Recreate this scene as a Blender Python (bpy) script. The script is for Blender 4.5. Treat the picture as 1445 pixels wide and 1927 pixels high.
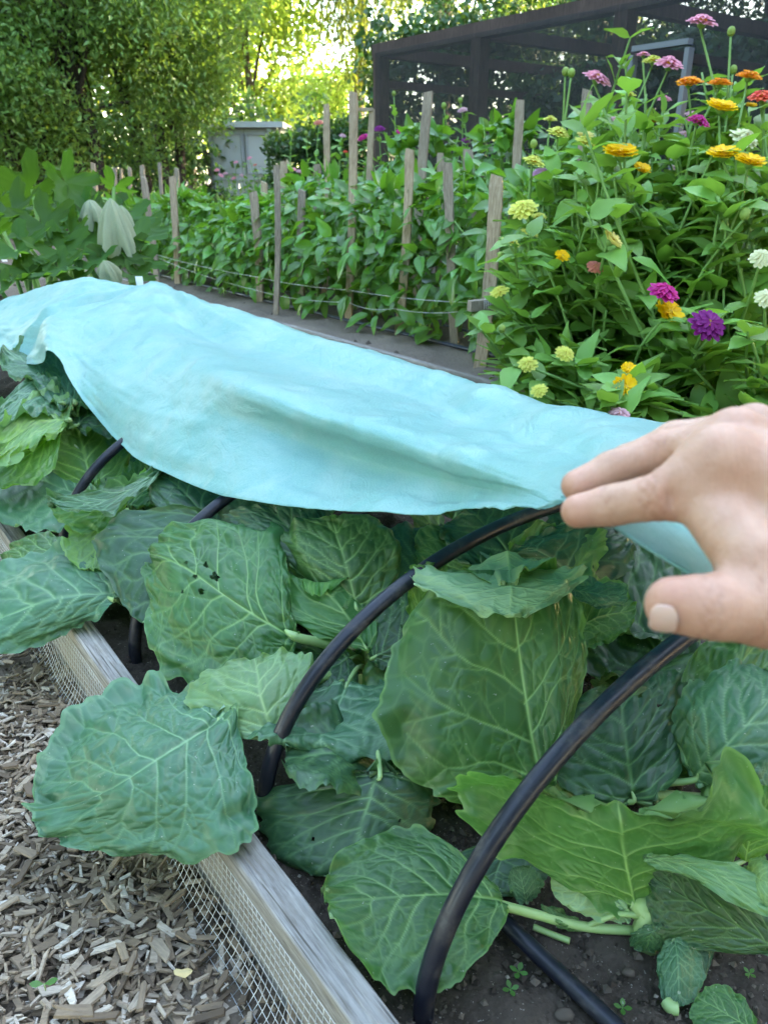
import bpy, math, random
import numpy as np
from mathutils import Vector, Matrix
random.seed(7)
rng = np.random.default_rng(11)
SC = bpy.context.scene
for o in list(bpy.data.objects):
    bpy.data.objects.remove(o)
COL = SC.collection

# ------------------------------------------------------------------ camera
F_PX = 1447.0
PITCH = math.radians(23.6)
H = 0.86
cd = bpy.data.cameras.new('camera')
cam = bpy.data.objects.new('camera', cd)
COL.objects.link(cam)
cam.location = (0, 0, H)
cam.rotation_euler = (math.radians(90) - PITCH, 0, 0)
cd.sensor_fit = 'HORIZONTAL'
cd.sensor_width = 36.0
cd.lens = 36.0 * F_PX / 1445.0
cd.clip_start = 0.01
cd.clip_end = 500
cd.dof.use_dof = True
cd.dof.focus_distance = 1.05
cd.dof.aperture_fstop = 14.0
SC.camera = cam

# ------------------------------------------------------------------ world, sun, exposure
SUN_AZ = math.radians(72)      # from +Y, positive to the right
SUN_EL = math.radians(23)
w = bpy.data.worlds.new('World')
SC.world = w
w.use_nodes = True
nt = w.node_tree
sky = nt.nodes.new('ShaderNodeTexSky')
sky.sky_type = 'NISHITA'
sky.sun_disc = False
sky.sun_elevation = SUN_EL
sky.sun_rotation = SUN_AZ
sky.air_density = 1.0
sky.dust_density = 1.5
bg = nt.nodes['Background']
nt.links.new(sky.outputs[0], bg.inputs[0])
bg.inputs[1].default_value = 0.15
sd = bpy.data.lights.new('sun', 'SUN')
sun = bpy.data.objects.new('sun', sd)
COL.objects.link(sun)
sd.energy = 2.6
sd.angle = math.radians(0.6)
sd.color = (1.0, 0.90, 0.72)
sdir = Vector((math.sin(SUN_AZ) * math.cos(SUN_EL), math.cos(SUN_AZ) * math.cos(SUN_EL), math.sin(SUN_EL)))
sun.rotation_euler = sdir.to_track_quat('Z', 'Y').to_euler()
sun.location = sdir * 60
vs = SC.view_settings
vs.view_transform = 'Standard'
vs.look = 'None'
vs.exposure = 4.25
vs.use_white_balance = True      # the phone's shade white balance
vs.white_balance_temperature = 7500
vs.white_balance_tint = 8
vs.gamma = 1.0
vs.use_curve_mapping = False
SC.cycles.use_denoising = True
SC.cycles.max_bounces = 8
SC.cycles.diffuse_bounces = 3
SC.cycles.transmission_bounces = 4
SC.cycles.transparent_max_bounces = 12

# ------------------------------------------------------------------ geometry helpers
CT, ST = math.cos(PITCH), math.sin(PITCH)
CAM = np.array([0.0, 0.0, H])
def ray(u, v):
    a = (u - 722.5) / F_PX
    b = (963.5 - v) / F_PX
    return np.array([a, CT + b * ST, -ST + b * CT])
def at(u, v, z):                       # a point of the place, by its height
    d = ray(u, v)
    return CAM + d * ((z - H) / d[2])
def atD(u, v, D):                      # by its distance in front of the camera
    return CAM + ray(u, v) * D
def atY(u, v, Y):
    d = ray(u, v)
    return CAM + d * (Y / d[1])
AZ = math.radians(37)
ES = np.array([-math.sin(AZ), math.cos(AZ), 0.0])   # along the beds
ET = np.array([math.cos(AZ), math.sin(AZ), 0.0])    # across the beds
EZ = np.array([0.0, 0.0, 1.0])
def bed(s, t, z=0.0):
    return ES * s + ET * t + EZ * z
def atT(u, v, T):
    d = ray(u, v)
    return CAM + d * (T / (d @ ET))
def atS(u, v, S):
    d = ray(u, v)
    return CAM + d * (S / (d @ ES))
def st(p):
    return float(p @ ES), float(p @ ET)

def mk(name, V, F, mat=None, parent=None, smooth=True, attrs=None, link=True):
    V = np.asarray(V, dtype=np.float32).reshape(-1, 3)
    me = bpy.data.meshes.new(name)
    if isinstance(F, np.ndarray):
        Fs = [F]
    else:
        Fs = [np.asarray(f) for f in F if len(f)]
    nl = sum(f.size for f in Fs)
    npoly = sum(len(f) for f in Fs)
    me.vertices.add(len(V))
    me.vertices.foreach_set('co', V.ravel())
    me.loops.add(nl)
    me.loops.foreach_set('vertex_index', np.concatenate([f.ravel() for f in Fs]).astype(np.int32))
    me.polygons.add(npoly)
    sizes = np.concatenate([np.full(len(f), f.shape[1]) for f in Fs])
    me.polygons.foreach_set('loop_start', np.concatenate([[0], np.cumsum(sizes)[:-1]]).astype(np.int32))
    me.polygons.foreach_set('use_smooth', np.full(npoly, smooth))
    me.update(calc_edges=True)
    if attrs:
        for k, a in attrs.items():
            a = np.asarray(a, dtype=np.float32)
            if a.ndim == 1:
                me.attributes.new(k, 'FLOAT', 'POINT').data.foreach_set('value', a)
            else:
                me.attributes.new(k, 'FLOAT_VECTOR', 'POINT').data.foreach_set('vector', a.ravel())
    if mat:
        me.materials.append(mat)
    if not link:
        return me
    return put(name, me, parent)

def put(name, me, parent=None, mw=None):
    o = bpy.data.objects.new(name, me)
    COL.objects.link(o)
    if parent:
        o.parent = parent
        o.matrix_parent_inverse = parent_inv(parent)
    if mw is not None:
        o.matrix_basis = mw
    return o

def world_of(o):
    if o.parent:
        return world_of(o.parent) @ o.matrix_parent_inverse @ o.matrix_basis
    return o.matrix_basis.copy()
def parent_inv(p):          # meshes are written in world coordinates: undo the parent's own offset
    return world_of(p).inverted()

def tag(o, label=None, cat=None, group=None, kind=None):
    if label: o['label'] = label
    if cat: o['category'] = cat
    if group: o['group'] = group
    if kind: o['kind'] = kind
    return o

def empty(name, loc, label=None, cat=None, group=None):
    o = bpy.data.objects.new(name, None)
    COL.objects.link(o)
    o.location = Vector(loc)
    o.empty_display_size = 0.05
    tag(o, label, cat, group)
    return o

def gridF(nu, nv, off=0, close_u=False):
    # vertices laid out [v][u]
    iu = np.arange(nu if close_u else nu - 1)
    iv = np.arange(nv - 1)
    a, b = np.meshgrid(iu, iv)
    a = a.ravel(); b = b.ravel(); a2 = (a + 1) % nu
    return np.stack([b * nu + a, b * nu + a2, (b + 1) * nu + a2, (b + 1) * nu + a], 1) + off

def catmull(P, n, closed=False):
    # P: (k, ...) control points -> n samples through all of them
    P = np.asarray(P, float)
    k = len(P)
    t = np.linspace(0, k - 1, n)
    i = np.clip(t.astype(int), 0, k - 2)
    f = (t - i).reshape((-1,) + (1,) * (P.ndim - 1))
    Pm = P[np.clip(i - 1, 0, k - 1)]; P0 = P[i]; P1 = P[i + 1]; P2 = P[np.clip(i + 2, 0, k - 1)]
    return 0.5 * (2 * P0 + (P1 - Pm) * f + (2 * Pm - 5 * P0 + 4 * P1 - P2) * f ** 2 + (3 * P0 - Pm - 3 * P1 + P2) * f ** 3)

def norm(a):
    return a / np.maximum(np.linalg.norm(a, axis=-1, keepdims=True), 1e-9)

def tube_vf(P, r, n=8, off=0, cap=True):
    P = np.asarray(P, float)
    k = len(P)
    r = np.broadcast_to(np.asarray(r, float), (k,))
    T = norm(np.gradient(P, axis=0))
    ref = np.array([0, 0, 1.0]) if abs(T[0][2]) < 0.9 else np.array([1.0, 0, 0])
    N = []
    a = norm(np.cross(T[0], ref))
    for i in range(k):
        a = norm(a - T[i] * (a @ T[i]))
        N.append(a)
    N = np.array(N); B = np.cross(T, N)
    th = np.linspace(0, 2 * np.pi, n, endpoint=False)
    V = P[:, None] + r[:, None, None] * (np.cos(th)[None, :, None] * N[:, None] + np.sin(th)[None, :, None] * B[:, None])
    V = V.reshape(-1, 3)
    Fq = gridF(n, k, off, close_u=True)
    Fs = [Fq]
    if cap:
        V = np.concatenate([V, P[[0, -1]]])
        c0 = off + k * n
        j = np.arange(n); j2 = (j + 1) % n
        Fs.append(np.stack([np.full(n, c0), off + j2, off + j], 1))
        Fs.append(np.stack([np.full(n, c0 + 1), off + (k - 1) * n + j, off + (k - 1) * n + j2], 1))
    return V, Fs

class Bag:
    """collects shapes for ONE mesh object"""
    def __init__(s):
        s.V = []; s.Q = []; s.T = []; s.n = 0; s.A = []
    def add(s, V, Fs, a=None):
        V = np.asarray(V, float)
        for f in (Fs if isinstance(Fs, list) else [Fs]):
            f = np.asarray(f) + s.n
            (s.Q if f.shape[1] == 4 else s.T).append(f)
        s.V.append(V); s.n += len(V)
        s.A.append(np.full(len(V), 0.0 if a is None else a) if np.isscalar(a) or a is None else a)
        return s
    def tube(s, P, r, n=6, a=None):
        V, Fs = tube_vf(P, r, n)
        return s.add(V, Fs, a)
    def box(s, c, x, y, z, a=None):
        # centre and three half-axis vectors
        c, x, y, z = (np.asarray(q, float) for q in (c, x, y, z))
        V = [c + i * x + j * y + k * z for k in (-1, 1) for j in (-1, 1) for i in (-1, 1)]
        Fq = np.array([[0, 2, 3, 1], [4, 5, 7, 6], [0, 1, 5, 4], [2, 6, 7, 3], [0, 4, 6, 2], [1, 3, 7, 5]])
        return s.add(np.array(V), Fq, a)
    def build(s, name, mat, parent=None, smooth=True, attr=None):
        F = []
        if s.Q: F.append(np.concatenate(s.Q))
        if s.T: F.append(np.concatenate(s.T))
        at_ = {attr: np.concatenate(s.A)} if attr else None
        return mk(name, np.concatenate(s.V), F, mat, parent, smooth, at_)

# value noise in numpy
def _hash(ix, iy, iz, seed):
    h = (ix.astype(np.int64) * 374761393 + iy.astype(np.int64) * 668265263 + iz.astype(np.int64) * 2147483647 + seed * 974634777) & 0xffffffff
    h = ((h ^ (h >> 13)) * 1274126177) & 0xffffffff
    h = h ^ (h >> 16)
    return (h & 0xffffff) / float(0xffffff) * 2 - 1
def vnoise(P, seed=0):
    P = np.asarray(P, float)
    i = np.floor(P).astype(np.int64)
    f = P - i
    f = f * f * (3 - 2 * f)
    r = 0
    for dx in (0, 1):
        for dy in (0, 1):
            for dz in (0, 1):
                wgt = (f[..., 0] if dx else 1 - f[..., 0]) * (f[..., 1] if dy else 1 - f[..., 1]) * (f[..., 2] if dz else 1 - f[..., 2])
                r = r + wgt * _hash(i[..., 0] + dx, i[..., 1] + dy, i[..., 2] + dz, seed)
    return r
def fbm(P, oct=4, seed=0, gain=0.5):
    P = np.asarray(P, float); r = 0; a = 1.0
    for o in range(oct):
        r = r + a * vnoise(P * 2 ** o + 7.3 * o, seed + o); a *= gain
    return r

# ------------------------------------------------------------------ material helpers
def mat(name):
    m = bpy.data.materials.new(name); m.use_nodes = True
    t = m.node_tree
    b = t.nodes['Principled BSDF']
    return m, t, b
def N(t, typ, **kw):
    n = t.nodes.new(typ)
    for k, v in kw.items():
        if k in ('op', 'operation'): n.operation = v
        elif hasattr(n, k): setattr(n, k, v)
    return n
def L(t, a, b): t.links.new(a, b)
def math_(t, op, a, b=None, clamp=False):
    n = N(t, 'ShaderNodeMath', operation=op); n.use_clamp = clamp
    for i, q in enumerate((a, b)):
        if q is None: continue
        if isinstance(q, (int, float)): n.inputs[i].default_value = q
        else: L(t, q, n.inputs[i])
    return n.outputs[0]
def mix(t, fac, a, b, blend='MIX'):
    n = N(t, 'ShaderNodeMix'); n.data_type = 'RGBA'; n.blend_type = blend
    for s_, q in ((0, fac), (6, a), (7, b)):
        if isinstance(q, (int, float)): n.inputs[s_].default_value = q
        elif isinstance(q, (tuple, list)): n.inputs[s_].default_value = (*q[:3], 1)
        else: L(t, q, n.inputs[s_])
    return n.outputs[2]
def noise(t, scale, detail=4, rough=0.55, vec=None, dist=0.0):
    n = N(t, 'ShaderNodeTexNoise')
    n.inputs['Scale'].default_value = scale; n.inputs['Detail'].default_value = detail
    n.inputs['Roughness'].default_value = rough; n.inputs['Distortion'].default_value = dist
    if vec is not None: L(t, vec, n.inputs['Vector'])
    return n.outputs['Fac']
def ramp(t, fac, stops):
    n = N(t, 'ShaderNodeValToRGB')
    e = n.color_ramp.elements
    while len(e) < len(stops): e.new(0.5)
    for q, (p, c) in zip(e, stops):
        q.position = p; q.color = (*c[:3], 1) if len(c) < 4 else c
    L(t, fac, n.inputs[0])
    return n.outputs[0]
def coords(t, scale=(1, 1, 1), rot=(0, 0, 0), kind='Object'):
    tc = N(t, 'ShaderNodeTexCoord'); mp = N(t, 'ShaderNodeMapping')
    mp.inputs['Scale'].default_value = scale; mp.inputs['Rotation'].default_value = rot
    L(t, tc.outputs[kind], mp.inputs['Vector'])
    return mp.outputs[0]
def bump(t, b, h, strength=0.4, dist=0.01, prev=None):
    n = N(t, 'ShaderNodeBump'); n.inputs['Strength'].default_value = strength; n.inputs['Distance'].default_value = dist
    L(t, h, n.inputs['Height'])
    if prev is not None: L(t, prev, n.inputs['Normal'])
    if b is not None: L(t, n.outputs[0], b.inputs['Normal'])
    return n.outputs[0]
def attr(t, name, out='Fac'):
    n = N(t, 'ShaderNodeAttribute'); n.attribute_name = name
    return n.outputs[out]
def objrand(t):
    return N(t, 'ShaderNodeObjectInfo').outputs['Random']
def leafy(t, b, col, trans, amount=0.4):
    """diffuse + light passing through a thin leaf"""
    tr = N(t, 'ShaderNodeBsdfTranslucent')
    if isinstance(trans, tuple): tr.inputs[0].default_value = (*trans, 1)
    else: L(t, trans, tr.inputs[0])
    if isinstance(col, tuple): b.inputs['Base Color'].default_value = (*col, 1)
    else: L(t, col, b.inputs['Base Color'])
    ms = N(t, 'ShaderNodeMixShader'); ms.inputs[0].default_value = amount
    L(t, b.outputs[0], ms.inputs[1]); L(t, tr.outputs[0], ms.inputs[2])
    L(t, ms.outputs[0], t.nodes['Material Output'].inputs[0])
    return tr
def hsv(t, col, h=None, s=None, v=None):
    n = N(t, 'ShaderNodeHueSaturation')
    for k, q in (('Hue', h), ('Saturation', s), ('Value', v)):
        if q is None: continue
        if isinstance(q, (int, float)): n.inputs[k].default_value = q
        else: L(t, q, n.inputs[k])
    if isinstance(col, tuple): n.inputs['Color'].default_value = (*col, 1)
    else: L(t, col, n.inputs['Color'])
    return n.outputs[0]
def mrange(t, x, a, b, c, d):
    n = N(t, 'ShaderNodeMapRange')
    L(t, x, n.inputs[0])
    for i, q in enumerate((a, b, c, d)): n.inputs[i + 1].default_value = q
    return n.outputs[0]

M = {}
def leaf_mat(name, col, trans, rough=0.55, amount=0.35, var=0.25, spec=0.35):
    m, t, b = mat(name)
    r = objrand(t)
    geo = N(t, 'ShaderNodeNewGeometry')
    rpi = geo.outputs['Random Per Island']
    k = math_(t, 'FRACT', math_(t, 'ADD', r, rpi))
    c = hsv(t, col, h=mrange(t, k, 0, 1, 0.485, 0.51), v=mrange(t, k, 0, 1, 1 - var, 1 + var))
    n1 = noise(t, 30, 3)
    c = mix(t, math_(t, 'MULTIPLY', n1, 0.35), c, tuple(q * 0.55 for q in col))
    tc = hsv(t, trans, v=mrange(t, k, 0, 1, 1 - var, 1 + var))
    b.inputs['Roughness'].default_value = rough
    b.inputs['Specular IOR Level'].default_value = spec
    leafy(t, b, c, tc, amount)
    M[name] = m
    return m

def plain(name, col, rough=0.6, spec=0.4, noise_amt=0.3, scale=40, bmp=0.15):
    m, t, b = mat(name)
    v = coords(t)
    n1 = noise(t, scale, 5, vec=v)
    c = mix(t, math_(t, 'MULTIPLY', n1, noise_amt * 2), tuple(q * (1 + noise_amt) for q in col), tuple(q * (1 - noise_amt) for q in col))
    L(t, c, b.inputs['Base Color'])
    b.inputs['Roughness'].default_value = rough
    b.inputs['Specular IOR Level'].default_value = spec
    if bmp: bump(t, b, n1, bmp, 0.004)
    M[name] = m
    return m

def wood(name, c1, c2, c3, axis_scale, rot=(0, 0, 0), rough=0.85, scale=1.0, cracks=False):
    m, t, b = mat(name)
    v = coords(t, axis_scale, rot)
    g = noise(t, 6 * scale, 8, 0.65, v, 0.4)
    g2 = noise(t, 2.2 * scale, 3, 0.5, coords(t, (1, 1, 1)))
    c = ramp(t, g, [(0.3, c1), (0.5, c2), (0.72, c3)])
    c = mix(t, mrange(t, g2, 0.45, 0.75, 0, 0.6), c, tuple(q * 0.62 for q in c1))
    if cracks:
        ck = noise(t, 1.0, 3, 0.5, coords(t, (210, 210, 3.5)), 0.3)
        c = mix(t, mrange(t, ck, 0.60, 0.66, 0, 0.75), c, (0.045, 0.036, 0.028))
        st_ = noise(t, 9, 5, 0.7, coords(t, (1, 1, 0.6)))
        c = mix(t, mrange(t, st_, 0.52, 0.72, 0, 0.55), c, (0.13, 0.095, 0.065))
    r = objrand(t)
    c = hsv(t, c, v=mrange(t, r, 0, 1, 0.72, 1.2), s=mrange(t, r, 0, 1, 0.8, 1.25))
    L(t, c, b.inputs['Base Color'])
    b.inputs['Roughness'].default_value = rough
    b.inputs['Specular IOR Level'].default_value = 0.25
    bump(t, b, g, 0.5, 0.003)
    M[name] = m
    return m

wood('board_wood', (0.14, 0.122, 0.105), (0.27, 0.252, 0.228), (0.37, 0.352, 0.325), (40, 40, 3.0), cracks=True)
wood('stake_wood', (0.17, 0.13, 0.095), (0.33, 0.27, 0.205), (0.46, 0.40, 0.32), (30, 30, 3))
wood('cage_wood', (0.045, 0.030, 0.026), (0.085, 0.055, 0.046), (0.14, 0.092, 0.078), (18, 18, 2))
wood('bark', (0.035, 0.026, 0.02), (0.08, 0.06, 0.045), (0.14, 0.11, 0.085), (9, 9, 1.5))
plain('white_plastic', (0.75, 0.76, 0.76), 0.4, 0.5, 0.05, 30, 0.0)
plain('string_white', (0.55, 0.56, 0.56), 0.6, 0.4, 0.1, 60, 0)
plain('wire', (0.50, 0.52, 0.54), 0.42, 0.6, 0.2, 90, 0)
M['wire'].node_tree.nodes['Principled BSDF'].inputs['Metallic'].default_value = 0.75
plain('shed_paint', (0.46, 0.48, 0.50), 0.75, 0.3, 0.18, 8, 0.1)
plain('shed_trim', (0.33, 0.35, 0.37), 0.75, 0.3, 0.18, 8, 0.1)
plain('aluminium', (0.13, 0.145, 0.16), 0.5, 0.4, 0.1, 10, 0)
plain('lattice', (0.06, 0.055, 0.05), 0.8, 0.2, 0.2, 20, 0)
plain('hose_blue', (0.02, 0.032, 0.06), 0.32, 0.5, 0.2, 50, 0)

# black polyethylene pipe, dusty and scuffed
m, t, b = mat('poly_pipe')
v = coords(t)
n1 = noise(t, 24, 6, 0.6, v); n2 = noise(t, 160, 3, 0.5, v)
dust = math_(t, 'MULTIPLY', mrange(t, n1, 0.50, 0.70, 0, 1), mrange(t, n2, 0.4, 0.7, 0.2, 1))
L(t, mix(t, dust, (0.006, 0.008, 0.016), (0.06, 0.058, 0.056)), b.inputs['Base Color'])
b.inputs['Specular IOR Level'].default_value = 0.38
L(t, mrange(t, dust, 0, 1, 0.37, 0.75), b.inputs['Roughness'])
bump(t, b, n2, 0.12, 0.001)
M['poly_pipe'] = m
# ================================================================== the ground
def soil_mat(name, c1, c2, scale=1.0, bm=0.8):
    m, t, b = mat(name)
    v = coords(t)
    n1 = noise(t, 14 * scale, 8, 0.65, v); n2 = noise(t, 90 * scale, 6, 0.7, v); n3 = noise(t, 2.0 * scale, 3, 0.5, v)
    vo = N(t, 'ShaderNodeTexVoronoi'); vo.inputs['Scale'].default_value = 130 * scale; L(t, v, vo.inputs['Vector'])
    c = mix(t, mrange(t, n2, 0.35, 0.7, 0, 1), c1, c2)
    c = mix(t, mrange(t, n3, 0.4, 0.7, 0, 0.6), c, tuple(q * 1.45 for q in c2))
    sp = math_(t, 'GREATER_THAN', noise(t, 240 * scale, 2, 0.5, v), 0.70)
    c = mix(t, math_(t, 'MULTIPLY', sp, 0.7), c, (0.30, 0.28, 0.25))
    L(t, c, b.inputs['Base Color'])
    b.inputs['Roughness'].default_value = 0.95; b.inputs['Specular IOR Level'].default_value = 0.15
    hh = math_(t, 'ADD', math_(t, 'MULTIPLY', n1, 0.6), math_(t, 'ADD', math_(t, 'MULTIPLY', n2, 0.5), math_(t, 'MULTIPLY', vo.outputs['Distance'], -0.3)))
    bump(t, b, hh, bm, 0.012)
    M[name] = m
    return m
soil_mat('soil_dark', (0.020, 0.016, 0.0125), (0.062, 0.050, 0.040))
soil_mat('soil_path', (0.085, 0.068, 0.054), (0.155, 0.128, 0.102), 0.8)
soil_mat('mulch_dirt', (0.075, 0.058, 0.043), (0.15, 0.118, 0.088))

R_ = 160
tag(mk('ground', [[-R_, -40, -0.03], [R_, -40, -0.03], [R_, R_, -0.03], [-R_, R_, -0.03]], np.array([[0, 1, 2, 3]]), M['soil_path']), kind='structure')

def slab(name, s0, s1, t0, t1, z0, mat_, ns, nt_, amp, freq, seed=1, zb=-0.05, edge=0.0, mound=0.0):
    S = np.linspace(s0, s1, ns); T = np.linspace(t0, t1, nt_)
    ss, tt = np.meshgrid(S, T)
    zz = z0 + amp * fbm(np.stack([ss * freq, tt * freq, ss * 0], -1), 5, seed, 0.6)
    if mound:
        zz = zz + mound * np.sin(np.clip((tt - t0) / (t1 - t0), 0, 1) * np.pi)
    V = ss[..., None] * ES + tt[..., None] * ET + zz[..., None] * EZ
    V = V.reshape(-1, 3)
    return tag(mk(name, V, gridF(ns, nt_), mat_), kind='structure')

# path between the beds and the soil of the beds
slab('dirt_path', -1.5, 14, 1.30, 2.14, 0.03, M['soil_path'], 300, 30, 0.008, 14, 3)
cabbage_soil = slab('cabbage_bed_soil', 0.0, 4.2, 0.285, 1.32, 0.098, M['soil_dark'], 460, 140, 0.010, 22, 5)
slab('pepper_bed_soil', 0.2, 15, 2.16, 4.2, 0.10, M['soil_path'], 300, 60, 0.010, 12, 8, mound=0.02)
mulch = slab('mulch_path', 0.0, 5, -2.6, 0.262, -0.004, M['mulch_dirt'], 160, 90, 0.012, 9, 9)

# crumbs and pebbles on the near soil
bg_ = Bag()
ico = np.array([[0, 0, 1], [1, 0, 0], [0, 1, 0], [-1, 0, 0], [0, -1, 0], [0, 0, -0.6]], float)
icoF = np.array([[0, 1, 2], [0, 2, 3], [0, 3, 4], [0, 4, 1], [5, 2, 1], [5, 3, 2], [5, 4, 3], [5, 1, 4]])
def crumbs(n, s0, s1, t0, t1, z, rmin, rmax, name, mname, parent):
    Vs, Fs = [], []
    s_ = rng.uniform(s0, s1, n); t_ = rng.uniform(t0, t1, n); r = rmin + (rmax - rmin) * rng.random(n) ** 4
    for i in range(n):
        j = ico * r[i] * rng.uniform(0.6, 1.35, (6, 3)) @ np.array(Matrix.Rotation(rng.uniform(0, 6.3), 3, 'Z'))
        Vs.append(j + bed(s_[i], t_[i], z + 0.006 * rng.standard_normal() * 0.6 + r[i] * 0.2)); Fs.append(icoF + 6 * i)
    o = mk(name, np.concatenate(Vs), np.concatenate(Fs), M[mname], parent, False)
    o['kind'] = 'stuff'
    return o
m, t, b = mat('crumb')
rp = N(t, 'ShaderNodeNewGeometry').outputs['Random Per Island']
L(t, ramp(t, rp, [(0.0, (0.03, 0.024, 0.02)), (0.6, (0.08, 0.066, 0.053)), (0.96, (0.12, 0.10, 0.08)), (1.0, (0.22, 0.20, 0.17))]), b.inputs['Base Color'])
b.inputs['Roughness'].default_value = 0.95; b.inputs['Specular IOR Level'].default_value = 0.15
M['crumb'] = m
crumbs(11000, 0.05, 0.75, 0.30, 0.95, 0.100, 0.0008, 0.0062, 'soil_crumbs', 'crumb', cabbage_soil)
crumbs(700, 0.9, 1.5, 0.30, 0.60, 0.100, 0.0008, 0.0062, 'soil_crumbs', 'crumb', cabbage_soil)
crumbs(2500, 1.2, 7.0, 1.4, 3.0, 0.09, 0.002, 0.016, 'soil_crumbs', 'crumb', None).update_tag()
tag(bpy.data.objects['soil_crumbs.002'], 'small clods of dry soil scattered along the dirt path', 'soil', kind='stuff')
crumbs(2500, 0.3, 1.7, 0.10, 0.26, 0.0, 0.0008, 0.006, 'soil_crumbs', 'crumb', mulch)

# ------------------------------------------------------------------ wood-chip mulch
m, t, b = mat('wood_chip')
geo = N(t, 'ShaderNodeNewGeometry')
k = math_(t, 'FRACT', math_(t, 'ADD', objrand(t), geo.outputs['Random Per Island']))
v = coords(t, (60, 60, 60))
g = noise(t, 1.6, 6, 0.65, coords(t, (30, 160, 60)))
c = ramp(t, k, [(0.0, (0.085, 0.060, 0.040)), (0.2, (0.19, 0.14, 0.095)), (0.5, (0.28, 0.21, 0.14)), (0.82, (0.37, 0.30, 0.225)), (1.0, (0.56, 0.50, 0.42))])
c = mix(t, mrange(t, g, 0.40, 0.75, 0.0, 0.6), c, (0.09, 0.07, 0.055), 'MIX')
L(t, c, b.inputs['Base Color'])
b.inputs['Roughness'].default_value = 0.88; b.inputs['Specular IOR Level'].default_value = 0.2
bump(t, b, g, 0.6, 0.002)
M['wood_chip'] = m

def chip_shape(lx, ly, lz, r):
    # a split sliver: 6-sided outline, tapered and bent, 12 vertices
    k = 6
    xs = np.array([-0.95, -0.85, 0.8, 1, 0.85, -0.9]) + r.uniform(-0.25, 0.2, 6)
    ys = np.array([0.15, -0.9, -0.9, -0.1, 0.95, 0.9]) + r.uniform(-0.3, 0.25, 6)
    bend = r.uniform(-0.25, 0.25)
    lo = np.stack([xs * lx, ys * ly, -lz + bend * lx * xs ** 2 * 0.5], 1)
    hi = np.stack([xs * lx * 0.94, ys * ly * 0.86, lz * r.uniform(0.5, 1.1, 6) + bend * lx * xs ** 2 * 0.5], 1)
    V = np.concatenate([lo, hi])
    j = np.arange(6); j2 = (j + 1) % 6
    q = np.stack([j, j2, j2 + 6, j + 6], 1)
    tri = np.array([[6, 7, 8], [6, 8, 11], [8, 9, 10], [8, 10, 11], [0, 2, 1], [0, 5, 2], [2, 4, 3], [2, 5, 4]])
    return V, q, tri
def rotm(yaw, pitch, roll):
    return np.array(Matrix.Rotation(yaw, 3, 'Z') @ Matrix.Rotation(pitch, 3, 'Y') @ Matrix.Rotation(roll, 3, 'X'))
NCH = 25000
near = rng.random(NCH) < 0.88; core = rng.random(NCH) < 0.68
cs = np.where(near, np.where(core, rng.uniform(0.36, 1.35, NCH), rng.uniform(0.3, 2.0, NCH)), rng.uniform(1.2, 4.0, NCH))
ct_ = np.where(near, np.where(core, rng.uniform(-0.42, 0.25, NCH), rng.uniform(-0.85, 0.25, NCH)), rng.uniform(-2.0, 0.24, NCH))
ok = ~((ct_ > 0.13) & (cs < 0.75) & (rng.random(NCH) < (ct_ - 0.13) / 0.13 * 0.85))
cs, ct_ = cs[ok], ct_[ok]; n_ = len(cs)
lx = np.clip(rng.lognormal(-4.80, 0.45, n_), 0.0035, 0.026); ly = np.clip(lx * rng.uniform(0.16, 0.5, n_), 0.0014, 0.007); lz = rng.uniform(0.0006, 0.0018, n_)
xs = np.array([-1, 1, 1, -1.0])[None] + rng.uniform(-0.35, 0.15, (n_, 4)) * np.array([-1, 1, 1, -1]); ys = np.array([-1, -1, 1, 1.0])[None] * rng.uniform(0.35, 1.05, (n_, 4))
low = np.stack([xs * lx[:, None], ys * ly[:, None], -lz[:, None].repeat(4, 1)], -1)
hig = np.stack([xs * lx[:, None] * .95, ys * ly[:, None] * .85, lz[:, None] * rng.uniform(.4, 1.4, (n_, 4))], -1)
Vc = np.concatenate([low, hig], 1)
yaw = rng.uniform(0, 6.28, n_); pit = rng.normal(0, .22, n_); rol = rng.normal(0, .35, n_)
Rm = np.array([rotm(a_, b_, c_) for a_, b_, c_ in zip(yaw, pit, rol)])
Vc = np.einsum('nij,nkj->nki', Rm, Vc) + (cs[:, None] * ES + ct_[:, None] * ET + (0.002 + 0.020 * rng.random(n_))[:, None] * EZ)[:, None]
fq = np.array([[4, 5, 6, 7], [0, 1, 5, 4], [1, 2, 6, 5], [2, 3, 7, 6], [3, 0, 4, 7]])
o = mk('wood_chip_litter', Vc.reshape(-1, 3), (fq[None] + 8 * np.arange(n_)[:, None, None]).reshape(-1, 4), M['wood_chip'], mulch, False)
o['kind'] = 'stuff'
protos = []
for i in range(16):
    lx = rng.uniform(0.011, 0.024); V, q, tri = chip_shape(lx, lx * rng.uniform(0.16, 0.36), rng.uniform(0.0008, 0.0018), rng)
    protos.append(mk('wood_chip', V, [q, tri], M['wood_chip'], None, False, link=False))
for i in range(260):
    s_ = rng.uniform(0.35, 1.45); t_ = 0.22 - 0.72 * rng.random()
    p = bed(s_, t_, 0.021 + 0.007 * rng.random())
    R = Matrix(rotm(rng.uniform(0, 6.28), rng.normal(0, 0.14), rng.normal(0, 0.2)).tolist()).to_4x4()
    put('wood_chip', protos[i % 16], mulch, Matrix.Translation(Vector(p)) @ R @ Matrix.Scale(rng.uniform(0.6, 1.1), 4))
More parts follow.
